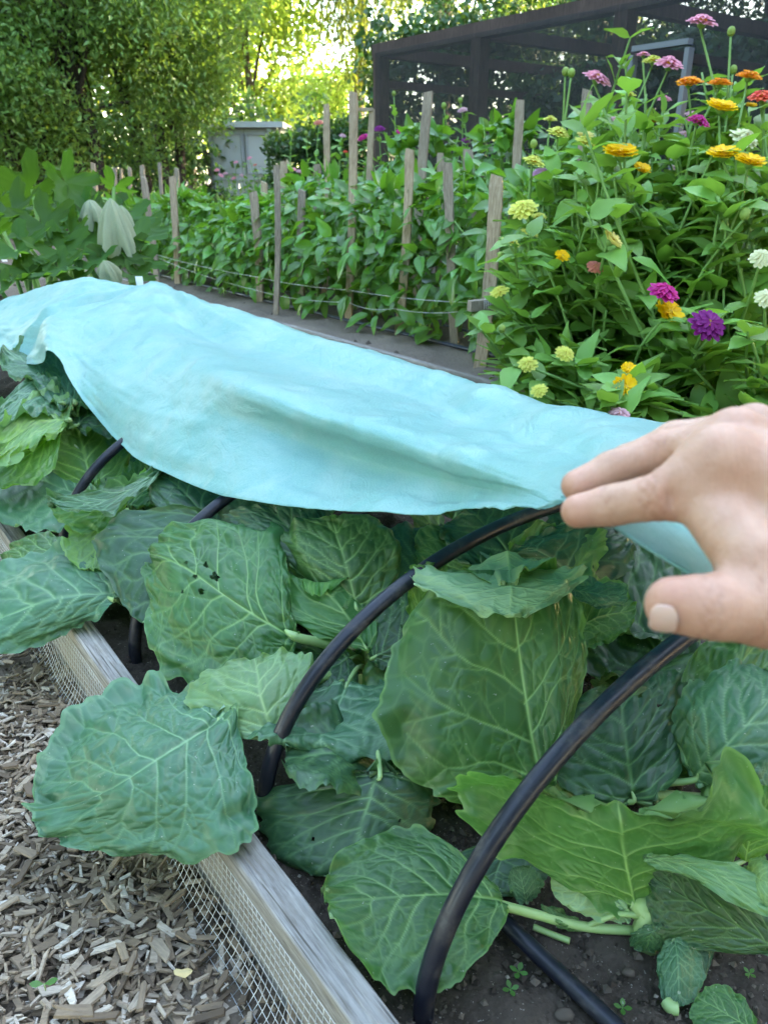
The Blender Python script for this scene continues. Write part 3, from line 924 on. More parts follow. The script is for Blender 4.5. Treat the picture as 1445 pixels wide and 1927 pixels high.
# ---- plant C: middle
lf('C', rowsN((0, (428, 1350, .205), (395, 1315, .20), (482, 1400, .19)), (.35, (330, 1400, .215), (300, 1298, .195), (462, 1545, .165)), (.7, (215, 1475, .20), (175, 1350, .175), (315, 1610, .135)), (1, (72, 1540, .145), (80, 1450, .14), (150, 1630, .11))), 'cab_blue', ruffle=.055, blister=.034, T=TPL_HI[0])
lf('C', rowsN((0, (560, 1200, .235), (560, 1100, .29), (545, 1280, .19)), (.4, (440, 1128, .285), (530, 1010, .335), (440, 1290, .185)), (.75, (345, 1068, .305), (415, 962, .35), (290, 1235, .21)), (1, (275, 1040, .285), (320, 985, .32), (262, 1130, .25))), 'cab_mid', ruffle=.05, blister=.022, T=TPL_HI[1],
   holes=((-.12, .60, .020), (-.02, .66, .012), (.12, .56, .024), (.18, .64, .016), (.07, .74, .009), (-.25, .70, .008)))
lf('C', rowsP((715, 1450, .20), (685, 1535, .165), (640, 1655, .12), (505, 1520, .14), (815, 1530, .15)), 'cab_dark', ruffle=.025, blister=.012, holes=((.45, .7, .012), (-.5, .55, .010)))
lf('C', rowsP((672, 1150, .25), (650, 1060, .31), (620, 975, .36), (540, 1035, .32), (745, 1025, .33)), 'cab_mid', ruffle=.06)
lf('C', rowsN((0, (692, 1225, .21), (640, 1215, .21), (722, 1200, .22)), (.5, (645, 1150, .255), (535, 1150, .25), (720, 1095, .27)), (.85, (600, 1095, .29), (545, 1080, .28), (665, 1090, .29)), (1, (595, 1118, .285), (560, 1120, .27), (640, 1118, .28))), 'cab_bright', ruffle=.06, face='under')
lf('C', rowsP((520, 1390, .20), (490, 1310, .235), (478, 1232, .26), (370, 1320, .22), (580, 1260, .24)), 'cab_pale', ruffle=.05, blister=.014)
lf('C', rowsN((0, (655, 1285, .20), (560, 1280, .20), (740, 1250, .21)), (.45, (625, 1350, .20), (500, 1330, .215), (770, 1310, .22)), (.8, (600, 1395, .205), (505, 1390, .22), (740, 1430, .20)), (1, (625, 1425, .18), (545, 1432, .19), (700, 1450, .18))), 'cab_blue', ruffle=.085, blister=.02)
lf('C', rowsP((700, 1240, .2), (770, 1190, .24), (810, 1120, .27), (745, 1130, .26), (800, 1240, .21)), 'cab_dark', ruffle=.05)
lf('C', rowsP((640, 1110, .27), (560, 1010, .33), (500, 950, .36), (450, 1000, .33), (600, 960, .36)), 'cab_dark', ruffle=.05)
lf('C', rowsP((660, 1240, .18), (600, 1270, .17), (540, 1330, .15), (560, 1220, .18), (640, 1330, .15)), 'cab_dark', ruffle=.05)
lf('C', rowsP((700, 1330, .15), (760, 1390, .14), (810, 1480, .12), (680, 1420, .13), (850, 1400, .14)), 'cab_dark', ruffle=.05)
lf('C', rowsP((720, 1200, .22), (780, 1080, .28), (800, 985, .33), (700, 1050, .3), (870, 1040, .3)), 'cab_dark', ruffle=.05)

# ---- plant B: tall upright leaf and its neighbours
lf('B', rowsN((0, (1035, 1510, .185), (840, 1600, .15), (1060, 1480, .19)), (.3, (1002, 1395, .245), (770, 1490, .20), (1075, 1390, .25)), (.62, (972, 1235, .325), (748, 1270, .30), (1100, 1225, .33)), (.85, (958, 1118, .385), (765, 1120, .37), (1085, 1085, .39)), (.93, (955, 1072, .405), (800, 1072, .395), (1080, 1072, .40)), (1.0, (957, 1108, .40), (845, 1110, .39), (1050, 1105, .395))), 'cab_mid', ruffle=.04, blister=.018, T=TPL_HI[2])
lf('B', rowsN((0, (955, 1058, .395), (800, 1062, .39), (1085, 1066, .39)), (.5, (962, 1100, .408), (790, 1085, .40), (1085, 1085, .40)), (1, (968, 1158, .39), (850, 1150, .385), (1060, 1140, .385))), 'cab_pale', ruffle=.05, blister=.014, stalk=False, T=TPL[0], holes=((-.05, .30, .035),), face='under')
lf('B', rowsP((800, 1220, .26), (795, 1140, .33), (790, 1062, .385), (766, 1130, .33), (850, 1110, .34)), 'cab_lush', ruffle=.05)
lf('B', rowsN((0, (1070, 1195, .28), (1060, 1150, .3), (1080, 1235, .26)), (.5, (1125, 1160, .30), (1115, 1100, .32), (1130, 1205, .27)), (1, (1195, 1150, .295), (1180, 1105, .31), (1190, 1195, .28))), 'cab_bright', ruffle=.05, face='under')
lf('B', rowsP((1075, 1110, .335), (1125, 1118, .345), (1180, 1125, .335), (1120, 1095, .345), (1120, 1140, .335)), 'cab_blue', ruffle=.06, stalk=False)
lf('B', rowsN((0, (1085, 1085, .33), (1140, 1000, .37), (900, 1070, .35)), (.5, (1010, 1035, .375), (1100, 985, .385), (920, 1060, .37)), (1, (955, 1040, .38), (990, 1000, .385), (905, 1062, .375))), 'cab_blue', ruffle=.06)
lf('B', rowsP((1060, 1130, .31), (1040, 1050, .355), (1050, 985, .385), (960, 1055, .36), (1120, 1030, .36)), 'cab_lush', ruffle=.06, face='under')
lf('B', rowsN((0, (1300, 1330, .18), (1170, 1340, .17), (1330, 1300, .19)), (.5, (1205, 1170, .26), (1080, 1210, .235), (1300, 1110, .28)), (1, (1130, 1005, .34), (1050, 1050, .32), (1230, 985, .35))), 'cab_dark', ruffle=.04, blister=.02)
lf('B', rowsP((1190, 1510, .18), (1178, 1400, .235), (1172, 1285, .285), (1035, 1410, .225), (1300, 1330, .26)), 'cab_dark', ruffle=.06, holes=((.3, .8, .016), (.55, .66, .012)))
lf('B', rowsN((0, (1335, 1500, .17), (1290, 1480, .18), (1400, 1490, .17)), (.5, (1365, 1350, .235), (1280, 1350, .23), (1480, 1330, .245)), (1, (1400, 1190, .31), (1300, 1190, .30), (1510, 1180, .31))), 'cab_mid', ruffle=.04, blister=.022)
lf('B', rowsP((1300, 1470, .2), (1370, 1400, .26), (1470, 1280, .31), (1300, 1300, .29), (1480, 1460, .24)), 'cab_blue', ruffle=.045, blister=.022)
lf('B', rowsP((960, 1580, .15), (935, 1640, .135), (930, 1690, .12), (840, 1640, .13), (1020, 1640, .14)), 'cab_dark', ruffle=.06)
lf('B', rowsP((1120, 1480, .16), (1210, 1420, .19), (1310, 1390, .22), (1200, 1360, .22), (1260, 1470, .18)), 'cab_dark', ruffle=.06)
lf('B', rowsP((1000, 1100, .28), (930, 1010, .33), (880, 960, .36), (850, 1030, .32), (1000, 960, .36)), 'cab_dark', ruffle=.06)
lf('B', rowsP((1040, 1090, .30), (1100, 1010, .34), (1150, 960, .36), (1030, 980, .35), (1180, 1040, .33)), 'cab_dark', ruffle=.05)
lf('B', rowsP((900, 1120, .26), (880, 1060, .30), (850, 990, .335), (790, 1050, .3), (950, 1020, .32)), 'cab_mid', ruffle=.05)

# ---- plant A: nearest
lf('A', rowsN((0, (1196, 1715, .135), (1100, 1690, .14), (1290, 1690, .14)), (.45, (1178, 1612, .215), (925, 1590, .215), (1405, 1610, .21)), (.80, (1165, 1520, .285), (893, 1470, .295), (1430, 1525, .28)), (1, (1172, 1480, .315), (930, 1425, .335), (1335, 1362, .355))), 'cab_bright', ruffle=.045, blister=.016, face='under', rs=2.0, T=TPL_FAN, label='bright leaf seen from its underside with veins fanning from a thick stalk')
lf('A', rowsP((1180, 1712, .14), (1115, 1680, .155), (1040, 1680, .155), (1090, 1625, .175), (1140, 1730, .13)), 'cab_pale', ruffle=.05, face='under', stalk=False)
lf('A', rowsN((0, (1470, 1790, .14), (1430, 1690, .19), (1340, 1800, .13)), (.5, (1330, 1710, .165), (1310, 1630, .215), (1265, 1770, .135)), (1, (1225, 1650, .185), (1235, 1612, .215), (1205, 1690, .17))), 'cab_dark', ruffle=.03, T=TPL[1], stalk=False)
lf('A', rowsN((0, (1210, 1612, .215), (1215, 1603, .222), (1215, 1640, .205)), (.5, (1325, 1637, .232), (1320, 1617, .238), (1318, 1662, .222)), (1, (1470, 1705, .222), (1470, 1650, .23), (1455, 1745, .21))), 'cab_pale', ruffle=.05, stalk=False, blister=.02, face='asis')
lf('A', rowsP((1400, 1640, .22), (1430, 1655, .235), (1480, 1680, .235), (1440, 1615, .245), (1430, 1700, .22)), 'cab_pale', ruffle=.04, stalk=False)
lf('A', rowsP((1270, 1765, .135), (1275, 1820, .125), (1280, 1895, .105), (1238, 1830, .115), (1318, 1820, .12)), 'cab_blue', ruffle=.04, stalk=False)
lf('A', rowsP((1300, 1745, .13), (1310, 1790, .12), (1300, 1860, .106), (1265, 1790, .12), (1340, 1790, .12)), 'cab_dark', ruffle=.04, stalk=False)
lf('A', rowsP((1420, 1940, .115), (1370, 1910, .115), (1312, 1880, .112), (1330, 1940, .107), (1380, 1870, .118)), 'cab_mid', ruffle=.04, stalk=False)
lf('A', rowsN((0, (945, 1700, .145), (905, 1630, .16), (960, 1775, .13)), (.4, (840, 1680, .158), (790, 1575, .155), (865, 1830, .128)), (.8, (690, 1690, .160), (660, 1620, .155), (715, 1850, .135)), (1, (610, 1700, .165), (590, 1650, .16), (640, 1800, .155))), 'cab_mid', ruffle=.03, blister=.014, T=TPL[2], stalk=False)
lf('A', rowsP((1240, 1740, .15), (1225, 1762, .14), (1215, 1790, .115), (1190, 1760, .13), (1260, 1770, .13)), 'cab_dark', ruffle=.06, stalk=False)
lf('A', rowsP((1100, 1745, .115), (1050, 1735, .125), (1020, 1715, .13), (1040, 1710, .13), (1060, 1752, .115)), 'cab_mid', ruffle=.05)
lf('A', rowsP((990, 1700, .12), (985, 1670, .14), (975, 1630, .16), (960, 1670, .14), (1015, 1660, .14)), 'cab_blue', ruffle=.05, stalk=False)
lf('A', rowsP((1400, 1620, .18), (1420, 1560, .22), (1450, 1480, .26), (1370, 1540, .23), (1490, 1570, .22)), 'cab_lush', ruffle=.06)
lf('A', rowsP((1440, 1560, .2), (1460, 1500, .23), (1480, 1430, .26), (1400, 1480, .24), (1520, 1500, .23)), 'cab_blue', ruffle=.06)

# ---- plants D, E, F: left
lf('D', rowsN((0, (410, 985, .30), (340, 930, .335), (450, 1040, .27)), (.5, (320, 1050, .265), (215, 1000, .285), (375, 1120, .23)), (1, (265, 1175, .20), (195, 1105, .22), (320, 1180, .19))), 'cab_dark', ruffle=.03, blister=.018)
lf('D', rowsP((420, 1010, .27), (350, 930, .32), (300, 880, .34), (300, 960, .30), (420, 900, .33)), 'cab_dark', ruffle=.05)
lf('D', rowsP((440, 1020, .26), (500, 960, .32), (560, 900, .35), (440, 930, .33), (560, 980, .32)), 'cab_dark', ruffle=.05)
lf('E', rowsN((0, (222, 1120, .20), (205, 1060, .22), (215, 1150, .18)), (.5, (105, 1130, .20), (110, 1042, .215), (110, 1195, .15)), (1, (-60, 1180, .17), (-50, 1080, .19), (-40, 1240, .13))), 'cab_blue', ruffle=.04, blister=.03)
lf('E', rowsN((0, (172, 940, .20), (200, 900, .215), (170, 985, .18)), (.5, (80, 905, .215), (110, 840, .24), (60, 1000, .185)), (1, (-50, 865, .23), (-20, 810, .25), (-60, 960, .20))), 'cab_blue', ruffle=.035, blister=.018)
lf('E', rowsP((178, 925, .205), (160, 865, .25), (140, 797, .29), (45, 845, .25), (240, 830, .27)), 'cab_lush', ruffle=.05)
lf('E', rowsN((0, (255, 905, .315), (310, 880, .325), (235, 990, .28)), (.5, (190, 940, .31), (200, 925, .315), (180, 995, .27)), (1, (90, 945, .305), (95, 935, .31), (100, 985, .28))), 'cab_bright', ruffle=.05, face='under')
lf('E', rowsN((0, (310, 885, .335), (300, 872, .34), (300, 912, .325)), (.5, (200, 938, .33), (200, 922, .335), (205, 960, .325)), (1, (92, 945, .315), (95, 935, .32), (110, 965, .31))), 'cab_blue', ruffle=.07, stalk=False, blister=.02)
lf('E', rowsP((190, 960, .28), (185, 1010, .25), (175, 1075, .22), (130, 1010, .25), (240, 1010, .25)), 'cab_lush', ruffle=.05, face='under')
lf('E', rowsP((140, 1035, .2), (70, 1050, .2), (0, 1060, .18), (70, 1005, .22), (70, 1095, .17)), 'cab_mid', ruffle=.045, blister=.02)
lf('E', rowsP((240, 960, .22), (275, 900, .25), (285, 850, .28), (245, 890, .25), (315, 900, .25)), 'cab_mid', ruffle=.05)
lf('E', rowsP((180, 1000, .2), (230, 1070, .16), (260, 1120, .14), (180, 1090, .16), (290, 1050, .17)), 'cab_dark', ruffle=.05)
lf('F', rowsP((130, 790, .33), (70, 790, .345), (-10, 850, .33), (80, 740, .37), (40, 850, .31)), 'cab_lush', ruffle=.07, face='under')
lf('F', rowsP((120, 760, .35), (60, 745, .37), (-20, 800, .36), (60, 715, .385), (60, 780, .355)), 'cab_blue', ruffle=.08, blister=.02)
lf('F', rowsP((140, 760, .35), (90, 700, .39), (10, 670, .41), (60, 730, .375), (120, 665, .41)), 'cab_blue', ruffle=.04)
lf('F', rowsP((130, 770, .34), (125, 710, .38), (100, 660, .41), (85, 720, .375), (165, 720, .38)), 'cab_mid', ruffle=.05)
lf('F', rowsP((110, 800, .31), (60, 850, .29), (-30, 900, .26), (30, 820, .31), (80, 890, .27)), 'cab_lush', ruffle=.06)
lf('F', rowsP((140, 800, .31), (180, 770, .33), (210, 740, .35), (150, 745, .35), (215, 800, .33)), 'cab_dark', ruffle=.05)

# ---- leaves in the deep shade under the cover and between the plants
for i in range(64):
    s_ = rng.uniform(0.35, 2.5); t_ = rng.uniform(0.62, 1.15)
    if i < 32: s_, t_ = rng.uniform(0.5, 1.9), rng.uniform(0.50, 0.72)
    zc = 0.10
    c0 = bed(s_, t_, zc)
    az = rng.uniform(0, 6.28); up = rng.uniform(0.25, 0.9)
    ln = rng.uniform(0.12, 0.2) * (0.8 if i < 32 else 1)
    d = np.array([math.cos(az) * math.cos(up), math.sin(az) * math.cos(up), math.sin(up)])
    B_ = c0 + d * 0.05 + EZ * 0.02; T_ = B_ + d * ln
    top_lim = 0.24 if i < 32 else 0.30
    if T_[2] > top_lim: T_[2] = top_lim
    Mm = (B_ + T_) / 2 + EZ * 0.015
    sid = norm(np.cross(d, EZ)) * ln * rng.uniform(0.36, 0.5)
    rows = [(0, B_, B_ - sid * .8, B_ + sid * .8), (.5, Mm, Mm - sid + EZ * .02, Mm + sid + EZ * .02), (1, T_ - EZ * 0.02, T_ - sid * .8, T_ + sid * .8)]
    best = min(PL.values(), key=lambda q: np.linalg.norm(np.array(q[0].location) - c0))
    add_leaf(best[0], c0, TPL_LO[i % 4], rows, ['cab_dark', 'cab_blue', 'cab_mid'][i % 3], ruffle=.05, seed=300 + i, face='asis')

# broken stalks, seedlings and litter on the near soil
def soil_bit(pts, r, name, label, cat, group=None, matn='cab_stalk'):
    b_ = Bag(); P = catmull(np.array([at(*p) for p in pts]), 14)
    b_.tube(P, r, 8)
    return tag(b_.build(name, M[matn]), label, cat, group)
soil_bit([(935, 1702, .140), (1010, 1722, .128), (1100, 1745, .115), (1192, 1752, .112)], 0.0052, 'cut_stalk', 'long pale green leaf stalk lying across the soil', 'stalk')
soil_bit([(1003, 1745, .108), (1035, 1758, .106), (1072, 1772, .106)], 0.0035, 'cut_stalk', 'short cut piece of pale stalk on the soil by the drip pipe', 'stalk')
soil_bit([(1253, 1886, .106), (1262, 1897, .106), (1275, 1900, .106)], 0.0065, 'cut_stalk', 'pale stub of stalk on soil under the hanging leaf', 'stalk')
def seedling(u, v, s, n, label):
    c = at(u, v, 0.103)
    e = empty('seedling', c, label, 'seedling', 'weed seedlings on the soil')
    for i in range(n):
        a = i * 2 * math.pi / n + u
        d = np.array([math.cos(a), math.sin(a), 0.25])
        q = np.array([-d[1], d[0], 0])
        p = c + EZ * 0.006
        P = np.array([p, p + d * s * .5 + q * s * .3, p + d * s, p + d * s * .5 - q * s * .3, p + d * s * .8 + q * s * .22, p + d * s * .8 - q * s * .22])
        mk('leaf', P, np.array([[0, 3, 1, 1], [3, 5, 4, 1], [5, 2, 4, 4]])[1:2], M['cab_lush'], e, True, {'vein': np.zeros(6), 'blister': np.zeros(6)})
        mk('leaf', P, np.array([[0, 3, 1], [5, 2, 4]]), M['cab_lush'], e, True, {'vein': np.zeros(6), 'blister': np.zeros(6)})
    b_ = Bag(); b_.tube([c - EZ * .004, c + EZ * .006], .0006, 5); b_.build('stem', M['cab_stalk'], e)
seedling(975, 1837, .010, 4, 'four-leaved weed seedling on the soil left of the drip pipe')
seedling(960, 1870, .009, 4, 'small weed seedling just below the four-leaved one')
seedling(1170, 1905, .009, 4, 'weed seedling on soil right of the drip pipe near the bottom edge')
seedling(1408, 1840, .007, 4, 'tiny weed seedling on soil near the right edge')
seedling(85, 1860, .014, 2, 'thin two-leaved sprout growing through the wood chips')
for (u, v, r, lab) in [(1062, 1912, .009, 'pale grey stone on the soil at the bottom edge beside the drip pipe'), (1183, 1832, .007, 'brownish stone on the soil right of the drip pipe')]:
    a = np.linspace(0, 2 * np.pi, 14, endpoint=False); ph = np.linspace(0.05, np.pi - 0.05, 9)
    A_, B_ = np.meshgrid(a, ph)
    Sx = np.stack([np.sin(B_) * np.cos(A_), np.sin(B_) * np.sin(A_) * .7, np.cos(B_) * .6], -1)
    Sx = Sx * (r * (1 + 0.25 * fbm(Sx * 1.6 + u, 3, 5)))[..., None]
    tag(mk('stone', Sx.reshape(-1, 3) + at(u, v, .105), gridF(14, 9, 0, True), M['crumb']), lab, 'stone', 'stones on the near soil')
for (u, v, r, lab) in [(322, 1250, .012, 'small dry yellow leaf on soil beside the third hoop'), (345, 1830, .011, 'dry yellow leaf lying on the wood chips')]:
    z = .108 if v < 1500 else .034
    c = at(u, v, z); th = np.linspace(0, 2 * np.pi, 10, endpoint=False)
    P = np.vstack([c + EZ * .003, c + np.stack([r * np.cos(th), r * .5 * np.sin(th) * (1 + .2 * np.cos(5 * th)), .002 * np.cos(2 * th)], 1)])
    plain('dry_leaf', (0.42, 0.33, 0.16), 0.7)
    tag(mk('dry_leaf', P, np.array([[0, 1 + i, 1 + (i + 1) % 10] for i in range(10)]), M['dry_leaf']), lab, 'leaf', 'dry leaves')
# ================================================================== the hand (one continuous surface from a distance field)
RGT = np.array([1.0, 0, 0]); UPV = np.array([0, ST, CT]); FWD = np.array([0, CT, -ST])
def cc(u, v, D):                       # camera-aligned coordinates of a point of the hand
    return np.array([(u - 722.5) / F_PX * D, (963.5 - v) / F_PX * D, D])
def cone(P, a, b, ra, rb):
    a = np.asarray(a, np.float32); b = np.asarray(b, np.float32)
    ba = b - a; l2 = ba @ ba
    h = np.clip(((P - a) @ ba) / l2, 0, 1)
    return np.linalg.norm(P - a - h[..., None] * ba, axis=-1) - (ra + (rb - ra) * h)
def smin(a, b, k):
    h = np.clip(0.5 + 0.5 * (b - a) / k, 0, 1)
    return b + (a - b) * h - k * h * (1 - h)

def surface_nets(val, org, h):
    nx, ny, nz = val.shape
    ins = val < 0
    c = [ins[i:nx - 1 + i, j:ny - 1 + j, k:nz - 1 + k] for i in (0, 1) for j in (0, 1) for k in (0, 1)]
    cnt = sum(q.astype(int) for q in c)
    act = (cnt > 0) & (cnt < 8)
    idx = -np.ones(act.shape, int); ii = np.argwhere(act); idx[act] = np.arange(len(ii))
    acc = np.zeros((len(ii), 3)); n = np.zeros(len(ii))
    cor = [(i, j, k) for i in (0, 1) for j in (0, 1) for k in (0, 1)]
    for a in range(8):
        for b in range(a + 1, 8):
            if sum(abs(x - y) for x, y in zip(cor[a], cor[b])) != 1: continue
            va = val[ii[:, 0] + cor[a][0], ii[:, 1] + cor[a][1], ii[:, 2] + cor[a][2]]
            vb = val[ii[:, 0] + cor[b][0], ii[:, 1] + cor[b][1], ii[:, 2] + cor[b][2]]
            x = (va < 0) != (vb < 0)
            f = np.where(x, va / np.where(x, va - vb, 1), 0)
            p = np.array(cor[a])[None] + f[:, None] * (np.array(cor[b]) - np.array(cor[a]))[None]
            acc += p * x[:, None]; n += x
    V = org + (ii + acc / n[:, None]) * h
    Fs = []
    for ax in range(3):
        sl0 = [slice(None)] * 3; sl1 = [slice(None)] * 3
        sl0[ax] = slice(0, -1); sl1[ax] = slice(1, None)
        e = ins[tuple(sl0)] != ins[tuple(sl1)]
        E_ = np.argwhere(e)
        o1, o2 = [q for q in range(3) if q != ax]
        ok = (E_[:, o1] > 0) & (E_[:, o2] > 0) & (E_[:, o1] < val.shape[o1] - 1) & (E_[:, o2] < val.shape[o2] - 1)
        E_ = E_[ok]
        def cell(d1, d2):
            q = E_.copy(); q[:, o1] -= d1; q[:, o2] -= d2
            return idx[q[:, 0], q[:, 1], q[:, 2]]
        Q = np.stack([cell(1, 1), cell(0, 1), cell(0, 0), cell(1, 0)], 1)
        flip = ins[E_[:, 0], E_[:, 1], E_[:, 2]]
        if ax == 1: flip = ~flip
        Q[~flip] = Q[~flip][:, ::-1]
        Fs.append(Q)
    return V, np.concatenate(Fs)

J = {
 'i0': cc(1088, 962, .372), 'i1': cc(1150, 951, .366), 'i2': cc(1246, 934, .352), 'i3': cc(1352, 868, .345),
 'm0': cc(1086, 914, .392), 'm1': cc(1152, 884, .392), 'm2': cc(1248, 850, .388), 'm3': cc(1380, 828, .365),
 'r0': cc(1120, 900, .412), 'r1': cc(1180, 868, .416), 'r2': cc(1270, 828, .415), 'r3': cc(1415, 812, .392),
 'l3': cc(1455, 808, .415), 'l2': cc(1370, 818, .440), 'l1': cc(1290, 850, .440), 'l0': cc(1230, 880, .432),
 't0': cc(1268, 1138, .318), 't1': cc(1336, 1142, .315), 't2': cc(1440, 1142, .320), 't3': cc(1560, 1085, .335),
 'w0': cc(1620, 960, .345), 'w1': cc(1640, 930, .375), 'a0': cc(1990, 1010, .36),
}
h = 0.0015
J = {k_: q_.astype(np.float32) for k_, q_ in J.items()}
lo = np.array([0.075, -0.085, 0.27]); hi = np.array([0.30, 0.062, 0.47])
gx, gy, gz = (np.arange(lo[i], hi[i], h) for i in range(3))
P = np.stack(np.meshgrid(gx, gy, gz, indexing='ij'), -1).astype(np.float32)
def chain(keys, rad):
    d = None
    for (a, b), (ra, rb) in zip(zip(keys[:-1], keys[1:]), zip(rad[:-1], rad[1:])):
        q = cone(P, J[a], J[b], ra, rb)
        d = q if d is None else smin(d, q, 0.004)
    return d
idx_ = chain(['i0', 'i1', 'i2', 'i3'], [.0084, .0094, .0112, .0150])
mid_ = chain(['m0', 'm1', 'm2', 'm3'], [.0083, .0092, .0105, .0125])
rin_ = chain(['r0', 'r1', 'r2', 'r3'], [.0078, .0086, .0098, .0118])
lit_ = chain(['l0', 'l1', 'l2', 'l3'], [.0068, .0074, .0084, .0105])
thu_ = chain(['t0', 't1', 't2', 't3'], [.0118, .0132, .0165, .0215])
palm = cone(P, J['i3'], J['w0'], .0150, .021)
for a, ra, rb in (('m3', .0145, .021), ('r3', .0130, .020), ('l3', .0115, .019)):
    palm = smin(palm, cone(P, J[a], J['w1'], ra, rb), 0.010)
palm = smin(palm, cone(P, (J['i3'] + J['w0']) / 2, J['t2'] * .35 + J['t3'] * .65, .017, .020), 0.012)
web = cone(P, cc(1322, 940, .347), cc(1416, 1052, .325), .0125, .0150)
palm = smin(palm, web, 0.010)
fill = cone(P, (J['i2'] * .40 + J['i3'] * .60 + J['m2'] * .35 + J['m3'] * .65) / 2 + np.array([0, -.002, .002]), (J['i3'] + J['w0']) / 2, .0125, .020)
palm = smin(palm, fill, 0.010)
arm = cone(P, (J['w0'] + J['w1']) / 2, J['a0'], .026, .030)
palm = smin(palm, arm, 0.02)
d = smin(palm, idx_, 0.007)
d = smin(d, smin(mid_, smin(rin_, lit_, 0.002), 0.002), 0.0045)
d = smin(d, thu_, 0.010)
# knuckle bumps, tendons and the fold on the side of the bent finger
kn = J['i2'] + np.array([.0035, .0065, -.0055])
d = d - 0.0018 * np.exp(-(np.linalg.norm(P - kn, axis=-1) / 0.0065) ** 2)
cr = J['i2'] + np.array([-.0005, -.0005, -.0095])
d = d + 0.0034 * np.exp(-(np.linalg.norm((P - cr) * np.array([1.6, .75, 1]), axis=-1) / 0.0050) ** 2)
for a, s_ in (('i3', .0016), ('m3', .0017), ('r3', .0014)):
    d = d - s_ * np.exp(-(np.linalg.norm(P - J[a] - np.array([0, .009, -.006]), axis=-1) / 0.010) ** 2)
for a in ('i3', 'm3', 'r3'):           # tendons on the back of the hand
    A_ = J[a] + np.array([0, .009, -.008]); B_ = (J['w0'] + J['w1']) / 2 + np.array([0, .014, -.012])
    tl = np.clip(((P - A_) @ (B_ - A_)) / ((B_ - A_) @ (B_ - A_)), 0, 1)
    dd = np.linalg.norm(P - A_ - tl[..., None] * (B_ - A_), axis=-1)
    d = d - 0.0010 * np.exp(-(dd / 0.0045) ** 2)
CRL = []
def creases(a, b, ts, dep, w_=0.0009):
    """shallow wrinkles across a finger"""
    global d
    ax = norm(b - a)
    for t_ in ts:
        c_ = a + (b - a) * t_
        CRL.append((c_, ax, t_))
        x_ = (P - c_) @ ax
        rr = np.linalg.norm(P - c_ - x_[..., None] * ax, axis=-1)
        wob = 0.0012 * np.sin(P[..., 1] * 900 + t_ * 30)
        d = d + dep * np.exp(-((x_ + wob) / w_) ** 2) * (rr < 0.02)
creases(J['i0'], J['i1'], (.86, 1.0), .0004)
creases(J['i1'], J['i2'], (.74, .84, .93, 1.02), .0007)
creases(J['m1'], J['m2'], (.85, .98), .0004)
creases(J['t0'], J['t1'], (.70, .84, .96, 1.1), .0006)
creases(J['t1'], J['t2'], (.55, .8), .0004)
# bed of the thumb nail
nb_c = J['t0'] + np.array([-.0052, -.0060, -.0094])
d = d + 0.0012 * np.exp(-(np.linalg.norm((P - nb_c) * np.array([1.0, .8, 1]), axis=-1) / 0.0062) ** 4)
V, Fq = surface_nets(d.astype(float), lo, h)
# gentle smoothing
nb = np.zeros_like(V); ct = np.zeros(len(V))
for _ in range(1):
    nb[:] = 0; ct[:] = 0
    for a, b in ((0, 1), (1, 2), (2, 3), (3, 0)):
        np.add.at(nb, Fq[:, a], V[Fq[:, b]]); np.add.at(ct, Fq[:, a], 1)
        np.add.at(nb, Fq[:, b], V[Fq[:, a]]); np.add.at(ct, Fq[:, b], 1)
    V = V * 0.45 + 0.55 * nb / ct[:, None]
red = np.zeros(len(V))
for kx, rr, am in (('i0', .011, .8), ('m0', .011, .6), ('t0', .014, .8), ('i2', .012, .7), ('m2', .012, .5), ('t1', .014, .5), ('i3', .02, .4), ('m3', .02, .4), ('t2', .02, .35)):
    red = np.maximum(red, am * np.exp(-(np.linalg.norm(V - J[kx], axis=1) / (rr * 1.25)) ** 2))
crs = np.zeros(len(V))
for c_, ax, t_ in CRL:
    x_ = (V - c_) @ ax; rr = np.linalg.norm(V - c_ - x_[:, None] * ax, axis=1)
    wob = 0.0012 * np.sin(V[:, 1] * 900 + t_ * 30) + 0.0004 * vnoise(V * 900, 5)
    crs = np.maximum(crs, np.exp(-((x_ + wob) / 0.0008) ** 2) * (rr < 0.02) * np.clip(.55 + .6 * vnoise(V * 260, 9), 0, 1))
def c2w(V): return CAM + V[..., 0:1] * RGT + V[..., 1:2] * UPV + V[..., 2:3] * FWD
m, t, b = mat('skin')
v = coords(t)
n1 = noise(t, 55, 5, 0.6, v); n2 = noise(t, 420, 4, 0.6, v); n3 = noise(t, 20, 3, 0.5, v)
c = mix(t, mrange(t, n1, 0.3, 0.7, 0, 1), (0.38, 0.21, 0.135), (0.52, 0.325, 0.23))
c = mix(t, math_(t, 'MULTIPLY', attr(t, 'red'), 0.75), c, (0.42, 0.16, 0.105))
c = mix(t, mrange(t, n3, 0.5, 0.75, 0, 0.35), c, (0.44, 0.24, 0.18))
frk = math_(t, 'GREATER_THAN', noise(t, 150, 2, 0.5, v), 0.72)
c = mix(t, math_(t, 'MULTIPLY', frk, 0.28), c, (0.30, 0.16, 0.10))
c = mix(t, math_(t, 'MULTIPLY', attr(t, 'crease'), 0.5), c, (0.26, 0.10, 0.06))
L(t, c, b.inputs['Base Color'])
b.inputs['Roughness'].default_value = 0.5; b.inputs['Specular IOR Level'].default_value = 0.4
b.inputs['Subsurface Weight'].default_value = 0.22; b.inputs['Subsurface Radius'].default_value = (1.0, 0.35, 0.2); b.inputs['Subsurface Scale'].default_value = 0.005
vo = N(t, 'ShaderNodeTexVoronoi'); vo.feature = 'DISTANCE_TO_EDGE'; vo.inputs['Scale'].default_value = 750; L(t, v, vo.inputs['Vector'])
fold = noise(t, 1.0, 4, 0.6, coords(t, (620, 130, 130), (0, 0, -0.25)), 0.6)
